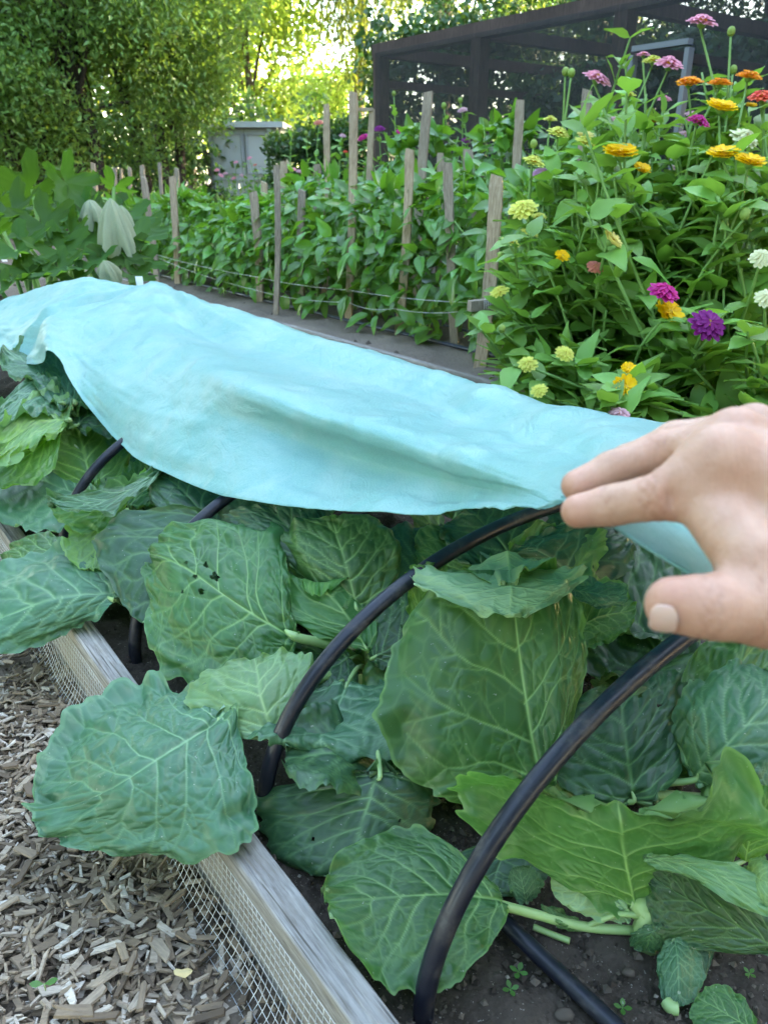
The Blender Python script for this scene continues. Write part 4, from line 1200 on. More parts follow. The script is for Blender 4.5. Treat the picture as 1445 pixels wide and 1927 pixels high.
bump(t, b, math_(t, 'ADD', math_(t, 'ADD', math_(t, 'MULTIPLY', vo.outputs['Distance'], 0.5), n2), math_(t, 'MULTIPLY', fold, 1.4)), 0.34, 0.0010)
M['skin'] = m
hand = mk('person', c2w(V), Fq, M['skin'], None, True, {'red': red, 'crease': crs})
tag(hand, 'bare hand reaching in from the right edge, pinching the turquoise row cover', 'person')
# thumb nail: a curved plate set in its bed
m, t, b = mat('nail')
L(t, mix(t, noise(t, 60, 3, 0.5, coords(t)), (0.50, 0.32, 0.25), (0.56, 0.39, 0.32)), b.inputs['Base Color'])
b.inputs['Roughness'].default_value = 0.3; b.inputs['Subsurface Weight'].default_value = 0.15; b.inputs['Subsurface Scale'].default_value = 0.003
M['nail'] = m
nu, nv = 15, 17
a_ = np.linspace(-1, 1, nu); b_2 = np.linspace(-1, 1, nv)
A_, B_ = np.meshgrid(a_, b_2)
sq = (1 - np.abs(B_) ** 4 * 0.25); sq2 = (1 - np.abs(A_) ** 4 * 0.25)
axl = norm(J['t0'] - J['t1']); nrm = norm(np.array([-.1, -.50, -.80])); nrm = norm(nrm - axl * (nrm @ axl)); sid = np.cross(axl, nrm)
ctr = J['t0'] + axl * 0.0052
ang_ = A_ * sq * 0.62
rad = 0.01195
tap = 1 - 0.13 * np.clip((B_ + 1) / 2, 0, 1) ** 2.2
Nl = ctr + axl * (B_ * sq2 * 0.0054)[..., None] + (np.cos(ang_) * rad * tap)[..., None] * nrm + (np.sin(ang_) * rad)[..., None] * sid
nl = mk('thumb_nail', c2w(Nl.reshape(-1, 3)), gridF(nu, nv), M['nail'], hand)
md = nl.modifiers.new('thickness', 'SOLIDIFY'); md.thickness = 0.0006; md.offset = 0
# ================================================================== stakes, strings, drip hoses of the pepper bed
STK = [  # top (u, v), foot (u, v) in the photo, row (distance across the beds) or None when the foot shows, width m, label
 (935, 330, 903, 690, None, .052, 'grey wooden stake nearest the zinnias with a short crosspiece tied on'),
 (842, 305, 855, 650, None, .040, 'rough brown stake leaning beside the tall grey stake'),
 (771, 280, 752, 600, 2.52, .040, 'weathered stake among the pepper leaves, left of the rough brown one'),
 (806, 172, 795, 350, 3.25, .052, 'tall pale stake with pointed top in front of the dark cage post'),
 (880, 280, 886, 360, 3.02, .052, 'short wide stake top leaning left just below the tall pale stake'),
 (829, 287, 827, 375, 3.02, .036, 'slim grey stake between the rough brown one and the tall pale one'),
 (979, 187, 966, 340, 3.05, .042, 'tall grey stake left of the pale yellow zinnias'),
 (665, 172, 655, 605, None, .040, 'tallest weathered stake in the middle of the pepper row'),
 (700, 203, 697, 310, 3.3, .036, 'pale stake joined to the tallest one by a thin crossbar'),
 (614, 195, 612, 392, 3.0, .036, 'thin tan stake standing beside the salmon zinnia'),
 (597, 308, 597, 397, 3.02, .044, 'short tan stake in front of the thin tan one'),
 (568, 357, 568, 582, None, .040, 'grey stake rising from the drip hose at the row front'),
 (520, 310, 519, 592, None, .030, 'dark thin stake standing in front of the pepper row'),
 (533, 303, 533, 385, 3.02, .046, 'pale grey stake just behind the dark thin one'),
 (476, 360, 489, 560, 2.46, .046, 'grey stake leaning left at the left part of the pepper row'),
 (497, 342, 498, 372, 2.96, .040, 'short dark stake tip below the shed doors'),
 (270, 333, 297, 532, None, .040, 'dark leaning stake between the squash and the peppers'),
 (267, 310, 272, 362, 3.2, .044, 'stake tip just behind the dark leaning stake'),
 (324, 331, 336, 548, 2.44, .044, 'pale stake at the left end of the pepper row'),
 (333, 316, 334, 358, 3.3, .040, 'thin stake directly behind the pale stake at the row end'),
 (300, 305, 302, 355, 3.6, .034, 'pale thin stake standing alone against the dark tree shade'),
 (244, 314, 245, 372, 3.5, .038, 'pale stake right of the paired stakes behind the squash'),
 (228, 316, 230, 372, 3.8, .034, 'right one of the paired pale stakes behind the squash'),
 (216, 315, 218, 375, 3.4, .046, 'left one of the paired pale stakes behind the squash'),
 (175, 306, 178, 345, 3.3, .052, 'reddish brown stake behind the drooping squash leaf'),
 (165, 309, 167, 350, 3.8, .034, 'thin stake touching the reddish brown one'),
 (155, 319, 157, 350, 3.6, .036, 'right one of the three small stakes at the far left'),
 (147, 317, 149, 350, 4.0, .036, 'middle one of the three small stakes at the far left'),
 (136, 315, 138, 350, 3.7, .038, 'left one of the three small stakes at the far left'),
 (65, 345, 70, 368, 3.6, .044, 'lone pale stake above the squash leaves near the white chair'),
 (1105, 168, 1093, 300, 2.95, .046, 'stake hidden behind the pink zinnia above the bushes'),
]
stake_xy = []
for (u0, v0, u1, v1, T, wd, lab) in STK:
    if T is None:
        foot = at(u1, v1, 0.105); Y = foot[1]; top = atY(u0, v0, Y)
    else:
        top = atT(u0, v0, T); low = atY(u1, v1, top[1])
        dd = norm(low - top); foot = top + dd * ((0.08 - top[2]) / dd[2])
        if np.linalg.norm(foot[:2] - top[:2]) > 0.3: foot = np.array([top[0], top[1], 0.08])
    ax = foot - top; ln = np.linalg.norm(ax); axn = -ax / ln
    x = norm(np.cross(axn, np.array([0.3, 1, 0.0]))); y = np.cross(axn, x)
    nz = 22
    zz = np.linspace(-0.06, ln, nz)
    ring = np.array([[-1, -1], [0, -1], [1, -1], [1, 0], [1, 1], [0, 1], [-1, 1], [-1, 0]], float)
    hw, hd = wd / 2, wd * 0.32
    Vl = []
    for i, z_ in enumerate(zz):
        sh = 1.0
        if i == nz - 1: sh = 0.86
        j = 0.0016 * fbm(np.stack([ring[:, 0] * 3 + u0, ring[:, 1] * 3, np.full(8, z_ * 14)], -1), 3, int(u0))
        bow = 0.012 * math.sin(z_ / ln * math.pi) * math.sin(u0)
        tops = (0.006 * ring[:, 0] * math.sin(u0 * 3.1)) if i >= nz - 1 else 0
        Vl.append(np.stack([ring[:, 0] * (hw * sh + j) + bow, ring[:, 1] * (hd * sh + j), np.full(8, z_) + tops], 1))
    Vl = np.array(Vl).reshape(-1, 3)
    me = mk('stake', Vl, [gridF(8, nz, 0, True), np.array([[8 * (nz - 1) + i for i in range(8)]])], M['stake_wood'], None, False, link=False)
    Mx = Matrix(((x[0], y[0], axn[0], foot[0]), (x[1], y[1], axn[1], foot[1]), (x[2], y[2], axn[2], foot[2]), (0, 0, 0, 1)))
    o = put('wooden_stake', me, None, Mx)
    tag(o, lab, 'stake', 'wooden stakes in the pepper and squash beds')
    stake_xy.append((foot, top))
# crosspiece with wire wound round it on the nearest stake
p = atY(903, 573, stake_xy[0][0][1] - 0.04)
b_ = Bag(); b_.box(p + np.array([0.04, 0.02, 0]), np.array([0.085, 0.03, 0.004]), np.array([-0.006, 0.018, 0]), np.array([0, 0, 0.021]))
cp = b_.build('crosspiece', M['stake_wood'], None, False)
tag(cp, 'short wooden crosspiece wound with wire on the nearest stake', 'crosspiece')
b_ = Bag()
for i in range(9):
    q = p + np.array([0.02 + i * 0.008, 0.01 + i * 0.003, 0]); a = np.linspace(0, 2 * np.pi, 13)
    b_.tube(q + np.stack([np.cos(a) * 0.003, np.cos(a) * 0.024, np.sin(a) * 0.026], 1), 0.0012, 4)
b_.build('wire_wrap', M['string_white'], cp)
b_ = Bag(); q0 = atT(665, 205, 3.0); q1 = atT(702, 205, 3.3); q0 = atY(668, 205, q1[1]); b_.box((q0 + q1) / 2, (q1 - q0) / 2, [0, .012, 0], [0, 0, .009])
tag(b_.build('crossbar', M['stake_wood'], None, False), 'thin wooden crossbar nailed between two tall stakes', 'crossbar')

def sagline(P, sag, r, name, label, matn, cat, n=40):
    P = np.array(P); out = []
    for a, b in zip(P[:-1], P[1:]):
        f = np.linspace(0, 1, n)[:, None]
        out.append(a + (b - a) * f - EZ * (sag * 4 * f * (1 - f)))
    b_ = Bag(); b_.tube(np.vstack(out), r, 5)
    return tag(b_.build(name, M[matn]), label, cat, 'strings along the pepper row' if cat == 'string' else None)
z1 = [atT(905, 570, 2.34), atT(655, 545, 2.40), atT(480, 520, 2.36), atT(292, 478, 2.33)]
sagline(z1, 0.012, 0.0011, 'string', 'white string tied along the pepper row at knee height, upper strand', 'string_white', 'string')
z2 = [atT(905, 580, 2.34), atT(740, 580, 2.36), atT(655, 568, 2.40), atT(480, 545, 2.36), atT(292, 482, 2.33)]
sagline(z2, 0.02, 0.0010, 'string', 'white string sagging along the pepper row, lower strand', 'string_white', 'string')
sagline([bed(1.2, 2.49, .118), bed(3.9, 2.48, .118), bed(9, 2.49, .118)], -0.0, 0.0095, 'drip_hose', 'dark blue drip hose along the front of the pepper row', 'hose_blue', 'hose')
sagline([bed(1.2, 2.78, .118), bed(4, 2.80, .118), bed(9, 2.8, .118)], -0.0, 0.0095, 'drip_hose', 'second drip hose farther back under the pepper and zinnia plants', 'hose_blue', 'hose')

# ================================================================== leaf shapes
def small_leaf(name, matn, w_=0.42, fold=0.12, droop=0.25, nv=6, tip=1.0, wav=0.03):
    v = np.linspace(0, 1, nv); u = np.array([-1, -.5, 0, .5, 1.0])
    uu, vv = np.meshgrid(u, v)
    g = np.clip(np.sin(np.pi * np.clip(vv, 0, 1) ** 0.72), 0, 1) ** (0.85) * w_ * 0.5 * (1 - 0.25 * vv * tip) + 0.012
    X = uu * g; Y = vv; Z = fold * np.abs(uu) * g * 2 - droop * vv ** 2 + wav * np.sin(vv * 9 + uu * 2) * np.abs(uu)
    return mk(name, np.stack([X, Y, Z], -1).reshape(-1, 3), gridF(5, nv), M[matn], None, True, link=False), np.stack([X, Y, Z], -1).reshape(-1, 3), gridF(5, nv)
leaf_mat('pepper_leaf', (0.070, 0.205, 0.030), (0.22, 0.48, 0.03), 0.34, 0.28, 0.30, 0.5)
leaf_mat('zinnia_leaf', (0.145, 0.32, 0.060), (0.28, 0.52, 0.05), 0.50, 0.30, 0.25, 0.4)
leaf_mat('squash_leaf', (0.028, 0.088, 0.015), (0.18, 0.40, 0.03), 0.62, 0.34, 0.3, 0.2)
leaf_mat('wilted_leaf', (0.30, 0.36, 0.24), (0.20, 0.25, 0.10), 0.9, 0.2, 0.15, 0.2)
plain('zinnia_stem', (0.14, 0.27, 0.075), 0.55, 0.35, 0.2, 40, 0)
plain('pepper_fruit', (0.14, 0.34, 0.03), 0.22, 0.5, 0.2, 20, 0)
plain('ripe_fruit', (0.45, 0.03, 0.015), 0.22, 0.5, 0.2, 20, 0)
PEP = [small_leaf('leaf', 'pepper_leaf', w, .15, d, wav=.04) for w, d in ((.54, .35), (.60, .2), (.48, .55))]
ZIN = [small_leaf('leaf', 'zinnia_leaf', w, .10, d) for w, d in ((.52, .30), (.46, .16), (.58, .45), (.42, .08))]
def frame(y, up):
    y = norm(np.asarray(y, float)); x = norm(np.cross(y, up)); z = np.cross(x, y)
    return x, y, z
def leafM(p, y, up, s):
    x, y, z = frame(y, up)
    return Matrix(((x[0] * s, y[0] * s, z[0] * s, p[0]), (x[1] * s, y[1] * s, z[1] * s, p[1]), (x[2] * s, y[2] * s, z[2] * s, p[2]), (0, 0, 0, 1)))
class Leaves:
    """many leaves joined as one mesh"""
    def __init__(s): s.V = []; s.F = []; s.n = 0
    def add(s, tpl, p, y, up, sc):
        x, y, z = frame(y, up)
        V = (tpl[1][:, 0:1] * x + tpl[1][:, 1:2] * y + tpl[1][:, 2:3] * z) * sc + p
        s.V.append(V); s.F.append(tpl[2] + s.n); s.n += len(V)
    def build(s, name, matn, parent):
        o = mk(name, np.concatenate(s.V), np.concatenate(s.F), M[matn], parent)
        o['kind'] = 'stuff'
        return o

# ---- peppers
a = np.linspace(0, 2 * np.pi, 9, endpoint=False); ph = np.linspace(0, 1, 7)
A_, B_ = np.meshgrid(a, ph)
rp_ = np.array([.15, .8, 1, .95, .8, .5, .08])[:, None]
FR = np.stack([np.cos(A_) * rp_ * .35, np.sin(A_) * rp_ * .35, -B_], -1).reshape(-1, 3)
FRm = mk('fruit', FR, gridF(9, 7, 0, True)[:, ::-1], M['pepper_fruit'], None, True, link=False)
FRr = mk('fruit', FR, gridF(9, 7, 0, True)[:, ::-1], M['ripe_fruit'], None, True, link=False)
def pepper(s_, t_, ht, rad, n_obj, n_join, label, lo=0.18):
    c = bed(s_, t_, 0.10)
    e = empty('pepper_plant', c, label, 'pepper plant', 'pepper plants in the staked bed')
    b_ = Bag(); tips = []
    for i in range(9):
        az = i * 2.4 + s_ * 3; h_ = ht * rng.uniform(.65, 1.0); r = rad * rng.uniform(.3, .95)
        P = catmull(np.array([c, c + EZ * h_ * .35, c + np.array([math.cos(az) * r * .5, math.sin(az) * r * .5, h_ * .65]), c + np.array([math.cos(az) * r, math.sin(az) * r, h_])]), 9)
        b_.tube(P, np.linspace(.009, .003, 9), 5); tips.append(P)
    b_.build('stem', M['zinnia_stem'], e)
    Lv = Leaves()
    for i in range(n_obj + n_join):
        az = rng.uniform(0, 6.283); hz = lo + (1 - lo) * rng.random() ** 0.8
        prof = math.sin(min(1, (1.02 - hz) * 1.9 + .15) * math.pi / 2)
        r = rad * prof * (rng.uniform(.72, 1.05) if i < n_obj else math.sqrt(rng.uniform(.1, 1)))
        if i < n_obj:
            # the side that faces the path and the top, where leaves are seen
            az = math.atan2(-0.8, 0.1) + rng.normal(0, 0.9)
        p = c + np.array([math.cos(az) * r, math.sin(az) * r, ht * hz])
        el = rng.normal(-.15, .45) + (.5 if hz > .85 else 0)
        y = np.array([math.cos(az + rng.normal(0, .7)) * math.cos(el), math.sin(az + rng.normal(0, .7)) * math.cos(el), math.sin(el)])
        up = norm(EZ + np.array([math.cos(az), math.sin(az), 0]) * .7 + rng.normal(0, .3, 3))
        sc = rng.uniform(.085, .145)
        tp = PEP[i % 3]
        if i < n_obj: put('leaf', tp[0], e, leafM(p, y, up, sc))
        else: Lv.add(tp, p, y, up, sc)
    if n_join: Lv.build('foliage', 'pepper_leaf', e)
    for i in range(5 if n_obj else 0):
        az = math.atan2(-.8, .1) + rng.normal(0, .7); hz = rng.uniform(.25, .95); r = rad * rng.uniform(.85, 1.02) * math.sin(min(1, (1.02 - hz) * 1.9 + .15) * math.pi / 2)
        p = c + np.array([math.cos(az) * r, math.sin(az) * r, ht * hz]); 
        put('fruit', FRr if (hz < .35 and rng.random() < .3) else FRm, e, Matrix.Translation(Vector(p)) @ Matrix.Rotation(rng.normal(0, .4), 4, 'X') @ Matrix.Scale(rng.uniform(.04, .065), 4))
    return e
ORD = ['nearest the tall grey stake', 'second from the tall grey stake', 'third from the tall grey stake', 'fourth from the tall grey stake', 'fifth from the tall grey stake', 'sixth from the tall grey stake', 'seventh from the tall grey stake', 'eighth from the tall grey stake', 'ninth from the tall grey stake', 'tenth from the tall grey stake', 'eleventh from the tall grey stake', 'last of the row by the squash']
fs = np.linspace(2.55, 7.6, 12)
for i, s_ in enumerate(fs):
    pepper(s_, 2.74 + .03 * math.sin(i * 2.1), (0.73 if s_ < 4.4 else 0.57) + .05 * math.sin(i * 1.7), .36, 110 if s_ < 6 else 70, 190, 'front-row pepper plant, ' + ORD[i], .06)
BK = ['first', 'second', 'third', 'fourth', 'fifth', 'sixth', 'seventh', 'eighth', 'ninth']
for i, s_ in enumerate(np.linspace(2.7, 8.4, 9)):
    pepper(s_, 3.40 + .05 * math.sin(i * 1.3), (1.04 if s_ < 4.7 else 0.56) + .05 * math.sin(i * 2.9), .34, 0, 270, 'back-row pepper plant behind the front stakes, %s from the zinnias' % BK[i], .35)

# ---- zinnias
FC = {'pink': (0.74, 0.34, 0.42), 'palepink': (0.60, 0.38, 0.42), 'magenta': (0.52, 0.025, 0.22), 'purple': (0.20, 0.012, 0.16), 'yellow': (0.85, 0.55, 0.01), 'orange': (0.80, 0.30, 0.01),
      'lime': (0.64, 0.66, 0.14), 'cream': (0.66, 0.68, 0.42), 'coral': (0.75, 0.13, 0.07), 'salmon': (0.62, 0.24, 0.17), 'lilac': (0.55, 0.30, 0.50), 'paleyellow': (0.78, 0.70, 0.24), 'bud': (0.28, 0.40, 0.10)}
for n_, c_ in FC.items():
    leaf_mat('petal_' + n_, c_, tuple(min(1, q * 1.2) for q in c_), 0.6, 0.3, 0.10, 0.2)
plain('flower_disc', (0.55, 0.33, 0.03), 0.8, 0.2, 0.4, 200, 0.4)
plain('calyx', (0.13, 0.24, 0.06), 0.6, 0.3, 0.3, 120, 0.2)
def flower_meshes(colr, layers, seed):
    r = np.random.default_rng(seed)
    V, F, n = [], [], 0
    cupv = {'yellow': .30, 'paleyellow': .35, 'orange': .12, 'lime': .06}.get(colr, .0)
    for ly in range(layers):
        k = [13, 12, 10, 8, 6][ly] ; R = [1, .88, .72, .55, .38][ly]; lift = [0.02, .12, .2, .27, .32][ly]
        for i in range(k):
            a = (i + .5 * (ly % 2) + r.uniform(-.2, .2)) * 2 * math.pi / k
            ln = R * r.uniform(.88, 1.06); wd = R * .40 * r.uniform(.85, 1.15)
            vs_ = np.array([.12, .45, .8, 1.0]); ws = np.array([.35, .85, 1.0, .55])
            up = lift + .28 * (ly * .12) + r.uniform(-.05, .05)
            for vi, wi in zip(vs_, ws):
                for q in (-1, 0, 1):
                    rr = vi * ln + (0.05 * ln if (q == 0 and vi == 1) else 0); zz = up * (1.2 - .2 * vi) + cupv * vi ** 1.6 * (1 - .12 * ly) - .10 * max(0, vi - .75) + .05 * abs(q)
                    x_ = rr * math.cos(a) - q * wd * wi * math.sin(a) * .5; y_ = rr * math.sin(a) + q * wd * wi * math.cos(a) * .5
                    V.append((x_, y_, zz))
            F.append(gridF(3, 4, n)); n += 12
    pet = mk('petals', np.array(V), np.concatenate(F), M['petal_' + colr], None, True, link=False)
    return pet
a = np.linspace(0, 2 * np.pi, 10, endpoint=False); ph = np.linspace(0.02, np.pi / 2, 5)
A_, B_ = np.meshgrid(a, ph)
disc = mk('disc', (np.stack([np.sin(B_) * np.cos(A_) * .30, np.sin(B_) * np.sin(A_) * .30, np.cos(B_) * .28 + .14], -1)).reshape(-1, 3), gridF(10, 5, 0, True), M['flower_disc'], None, True, link=False)
cal = mk('calyx', np.stack([np.sin(B_) * np.cos(A_) * .32, np.sin(B_) * np.sin(A_) * .32, -np.cos(B_) * .38 + .1], -1).reshape(-1, 3), gridF(10, 5, 0, True)[:, ::-1], M['calyx'], None, True, link=False)
ph2 = np.linspace(0.02, np.pi - .02, 7); A2, B2 = np.meshgrid(a, ph2)
budm = mk('bud', np.stack([np.sin(B2) * np.cos(A2), np.sin(B2) * np.sin(A2), np.cos(B2) * 1.15], -1).reshape(-1, 3) * (1 + .06 * np.cos(A2 * 5)).reshape(-1, 1), gridF(10, 7, 0, True), M['petal_bud'], None, True, link=False)
FM = {}
def flower(plant_, p, axis, rad, colr, seed=0):
    if colr == 'bud':
        x, y, z = frame(axis, np.array([.3, .2, .9]) if abs(axis[2]) < .9 else np.array([1., 0, 0]))
        o = put('flower_bud', budm, plant_, leafM(p, np.cross(axis, [1, 0, .01]), axis, rad))
        return o
    key = (colr, seed % 3)
    if key not in FM:
        lay = {'yellow': 3, 'orange': 4, 'paleyellow': 3, 'lime': 5, 'cream': 5}.get(colr, 4) + (1 if seed % 3 == 1 and colr in ('pink', 'magenta', 'purple') else 0)
        FM[key] = flower_meshes(colr, min(5, lay), 500 + len(FM))
    Mx = leafM(p, norm(np.cross(axis, np.array([.37, -.93, .1]))), axis, rad)
    o = put('flower', FM[key], plant_, Mx)
    put('flower_disc', disc, o, Mx); put('calyx', cal, o, Mx)
    return o
def stem_with_leaves(plant_, foot, top, bag, nl=None, lsz=.10, side=None, bend=0.06, top_bare=.12):
    ln = np.linalg.norm(top - foot)
    dv = np.array([rng.normal(0, bend), rng.normal(0, bend), 0])
    P = catmull(np.array([foot, foot + (top - foot) * .4 + dv, foot + (top - foot) * .75 + dv * .7, top]), 18)
    sb_ = Bag(); sb_.tube(P, np.linspace(.0065, .0035, 18), 6); sb_.build('stem', M['zinnia_stem'], plant_)
    nl = nl or max(3, int(ln / .105))
    for i in range(nl):
        f = .12 + (1 - .12 - top_bare) * i / max(1, nl - 1) + rng.uniform(-.02, .02)
        p = P[min(17, max(0, int(f * 17)))]
        az = rng.uniform(0, 3.14) if i % 2 else rng.uniform(0, 3.14) + 1.57
        for q in (0, 1):
            a_ = az + q * math.pi + rng.normal(0, .2)
            el = rng.normal(.48, .30)
            y = np.array([math.cos(a_) * math.cos(el), math.sin(a_) * math.cos(el), math.sin(el)])
            sc = lsz * rng.uniform(.75, 1.25) * (1.0 - .45 * f)
            put('leaf', ZIN[int(rng.integers(4))][0], plant_, leafM(p, y, norm(EZ + rng.normal(0, .25, 3)), sc))
    return P
ZF = [  # u, v, colour, diameter px, distance, tilt (axis toward camera/sideways), plant
 (1320, 44, 'pink', 60, 2.55, (.1, -.25), 'b'), (1376, 58, 'bud', 15, 2.55, (0, 0), 'b'), (1122, 150, 'pink', 58, 2.7, (.35, -.35), 'c'), (1210, 104, 'pink', 28, 2.9, (0, -.1), 'c'), (1258, 124, 'pink', 58, 2.75, (.1, -.3), 'c'),
 (1228, 117, 'lime', 40, 2.85, (0, -.2), 'c'), (1296, 158, 'orange', 50, 2.6, (-.1, -.3), 'd'), (1354, 160, 'orange', 46, 2.55, (0, -.2), 'd'), (1408, 147, 'orange', 50, 2.5, (.1, -.25), 'e'), (1432, 184, 'coral', 50, 2.4, (-.1, -.3), 'e'),
 (1250, 188, 'pink', 28, 2.9, (0, -.2), 'c'), (1225, 228, 'orange', 30, 2.85, (0, -.3), 'd'), (1356, 207, 'yellow', 60, 2.45, (.1, -.35), 'e'), (1312, 230, 'magenta', 48, 2.4, (.25, -.3), 'd'), (1400, 262, 'cream', 60, 2.35, (.3, -.6), 'e'),
 (1166, 293, 'yellow', 68, 2.3, (.0, -.35), 'f'), (1361, 295, 'yellow', 62, 2.25, (-.1, -.3), 'g'), (1409, 309, 'yellow', 60, 2.2, (.1, -.35), 'g'), (1207, 320, 'yellow', 36, 2.5, (.2, -.6), 'f'), (1035, 226, 'lime', 28, 2.75, (0, -.2), 'a'),
 (1050, 253, 'lime', 46, 2.65, (.2, -.3), 'a'), (1183, 180, 'lime', 28, 2.6, (0, -.1), 'c'), (1064, 134, 'bud', 14, 2.7, (0, 0), 'a'), (1075, 136, 'bud', 14, 2.68, (0, 0), 'a'), (1003, 306, 'lime', 44, 2.6, (.25, -.3), 'a'),
 (1020, 330, 'lilac', 46, 2.75, (0, -.5), 'a'), (985, 396, 'lime', 58, 2.5, (-.3, -.6), 'h'), (960, 457, 'lime', 38, 2.45, (.3, -.25), 'h'), (996, 440, 'lime', 36, 2.5, (.3, -.2), 'h'), (1014, 409, 'lime', 30, 2.55, (0, -.2), 'h'),
 (1147, 455, 'paleyellow', 54, 2.15, (.9, -.4), 'f'), (1057, 484, 'yellow', 30, 2.3, (.2, -.8), 'h'), (1119, 503, 'salmon', 34, 2.25, (.1, -.8), 'f'), (940, 550, 'lime', 38, 2.4, (-.4, -.3), 'h'), (1247, 551, 'magenta', 62, 2.05, (.2, -.45), 'i'),
 (1255, 592, 'yellow', 62, 2.1, (.5, -.8), 'i'), (1330, 613, 'purple', 70, 1.95, (.1, -1.0), 'i'), (1176, 732, 'yellow', 54, 1.95, (.2, -1.2), 'j'), (1182, 695, 'yellow', 30, 2.0, (0, -.7), 'j'), (993, 686, 'lime', 38, 2.2, (-.2, -.7), 'k'),
 (1062, 667, 'lime', 38, 2.15, (.2, -.8), 'k'), (1015, 736, 'lime', 34, 2.1, (-.4, -.6), 'k'), (1165, 780, 'palepink', 44, 1.9, (0, -.3), 'j'), (1432, 486, 'cream', 46, 2.0, (-.3, -.8), 'g'), (1402, 402, 'bud', 20, 2.1, (0, 0), 'g'), (1440, 562, 'cream', 44, 1.95, (-.2, -.9), 'l'),
 (1288, 255, 'palepink', 30, 2.8, (0, -.5), 'd'), (1300, 215, 'palepink', 26, 2.9, (0, -.3), 'd'), (1100, 258, 'paleyellow', 34, 2.75, (.1, -.5), 'c'), (1155, 228, 'palepink', 30, 2.8, (.1, -.5), 'c'), (1412, 200, 'yellow', 24, 2.7, (0, -.3), 'e'), (1100, 270, 'lime', 44, 2.6, (.3, -.4), 'f'), (942, 480, 'bud', 12, 2.4, (0, 0), 'h'), (1004, 270, 'bud', 14, 2.6, (0, 0), 'a'), (944, 618, 'bud', 14, 2.25, (0, 0), 'k'), (1380, 130, 'bud', 14, 2.6, (0, 0), 'e'),
]
ZPL = {  # foot of each plant: photo column and distance across the beds
 'a': (1010, 2.66, 'zinnia plant with twin round buds and lime flowers, farthest left of the bushes'),
 'b': (1310, 2.60, 'tallest zinnia plant carrying the topmost pink bloom'),
 'c': (1180, 2.78, 'tall zinnia plant with pink blooms in front of the cage door'),
 'd': (1290, 2.55, 'zinnia plant with orange blooms and one hot pink bloom'),
 'e': (1400, 2.45, 'zinnia plant with coral, orange and creamy blooms at the right edge'),
 'f': (1160, 2.32, 'zinnia plant with a wide yellow bloom and a nodding pale yellow one'),
 'g': (1380, 2.22, 'zinnia plant with two yellow blooms side by side near the right edge'),
 'h': (1030, 2.40, 'zinnia plant leaning left with many lime-yellow blooms'),
 'i': (1290, 2.02, 'zinnia plant with magenta and deep purple blooms low on the right'),
 'j': (1200, 1.92, 'low zinnia plant with golden blooms just above the row cover'),
 'k': (1080, 2.18, 'low zinnia plant with lime blooms hanging over the edging board'),
 'l': (1420, 1.94, 'leafy zinnia plant at the right edge right above the hand'),
}
ZE = {}
for kx, (u, D, lab) in ZPL.items():
    q = atD(u, 700, D); foot = np.array([q[0], q[1] + 0.15, 0.10])
    s_, t_ = st(foot)
    if t_ < 2.22: foot = bed(s_, 2.22 + .05 * rng.random(), 0.10)
    ZE[kx] = (empty('zinnia_plant', foot, lab, 'zinnia', 'zinnia plants at the end of the pepper bed'), foot, Bag())
for i, (u, v, colr, px, D, (tx, ty), kx) in enumerate(ZF):
    e, foot, bag = ZE[kx]
    p = atD(u, v, D); rad = px * .5 * D / F_PX
    axis = norm(np.array([tx, ty, 1.0]))
    f2 = foot + np.array([rng.uniform(-.10, .10), rng.uniform(-.06, .10), 0])
    top = p - axis * rad * (.25 if colr != 'bud' else .8)
    stem_with_leaves(e, f2, top, bag, lsz=.165, top_bare=.26)
    flower(e, p, axis, rad, colr, i)
# leafy side shoots that fill the bushes
for kx, (e, foot, bag) in ZE.items():
    fl = [z for z in ZF if z[6] == kx]
    umin, umax = min(z[0] for z in fl) - 35, max(z[0] for z in fl) + 45
    vtop = min(z[1] for z in fl)
    for j in range(22):
        u = rng.uniform(umin, umax); D = ZPL[kx][1] + rng.uniform(-.06, .22)
        v = rng.uniform(vtop + 30, 600) if kx not in 'ijkl' else rng.uniform(vtop + 30, 800)
        # outline of the bushes: the left flank slopes down to the soil
        lim = np.interp(u, [930, 960, 1000, 1040, 1100, 1160, 1300, 1445], [620, 480, 360, 290, 230, 110, 130, 170])
        v = max(v, lim)
        top = atD(u, v, D)
        if top[2] < 0.2: top[2] = 0.2
        stem_with_leaves(e, foot + np.array([rng.uniform(-.14, .14), rng.uniform(-.08, .12), 0]), top, bag, lsz=.185, top_bare=.02)
for j in range(26):
    kx = 'abcdefgh'[j % 8]; e, foot, bag = ZE[kx]
    u = rng.uniform(1090, 1440); v = rng.uniform(np.interp(u, [1090, 1160, 1300, 1445], [250, 150, 190, 200]), 420)
    top = atD(u, v, ZPL[kx][1] - .05)
    stem_with_leaves(e, foot + np.array([rng.uniform(-.1, .1), rng.uniform(-.05, .1), .0]), top, bag, nl=9, lsz=.19, top_bare=.0)
# the young leafy shoot standing highest left of the pink bloom
e, foot, bag = ZE['c']
stem_with_leaves(e, foot, atD(1186, 70, 2.6), bag, nl=14, lsz=.14, top_bare=.0)
e, foot, bag = ZE['b']
stem_with_leaves(e, foot, atD(1176, 108, 2.62), bag, nl=12, lsz=.13, top_bare=.0)

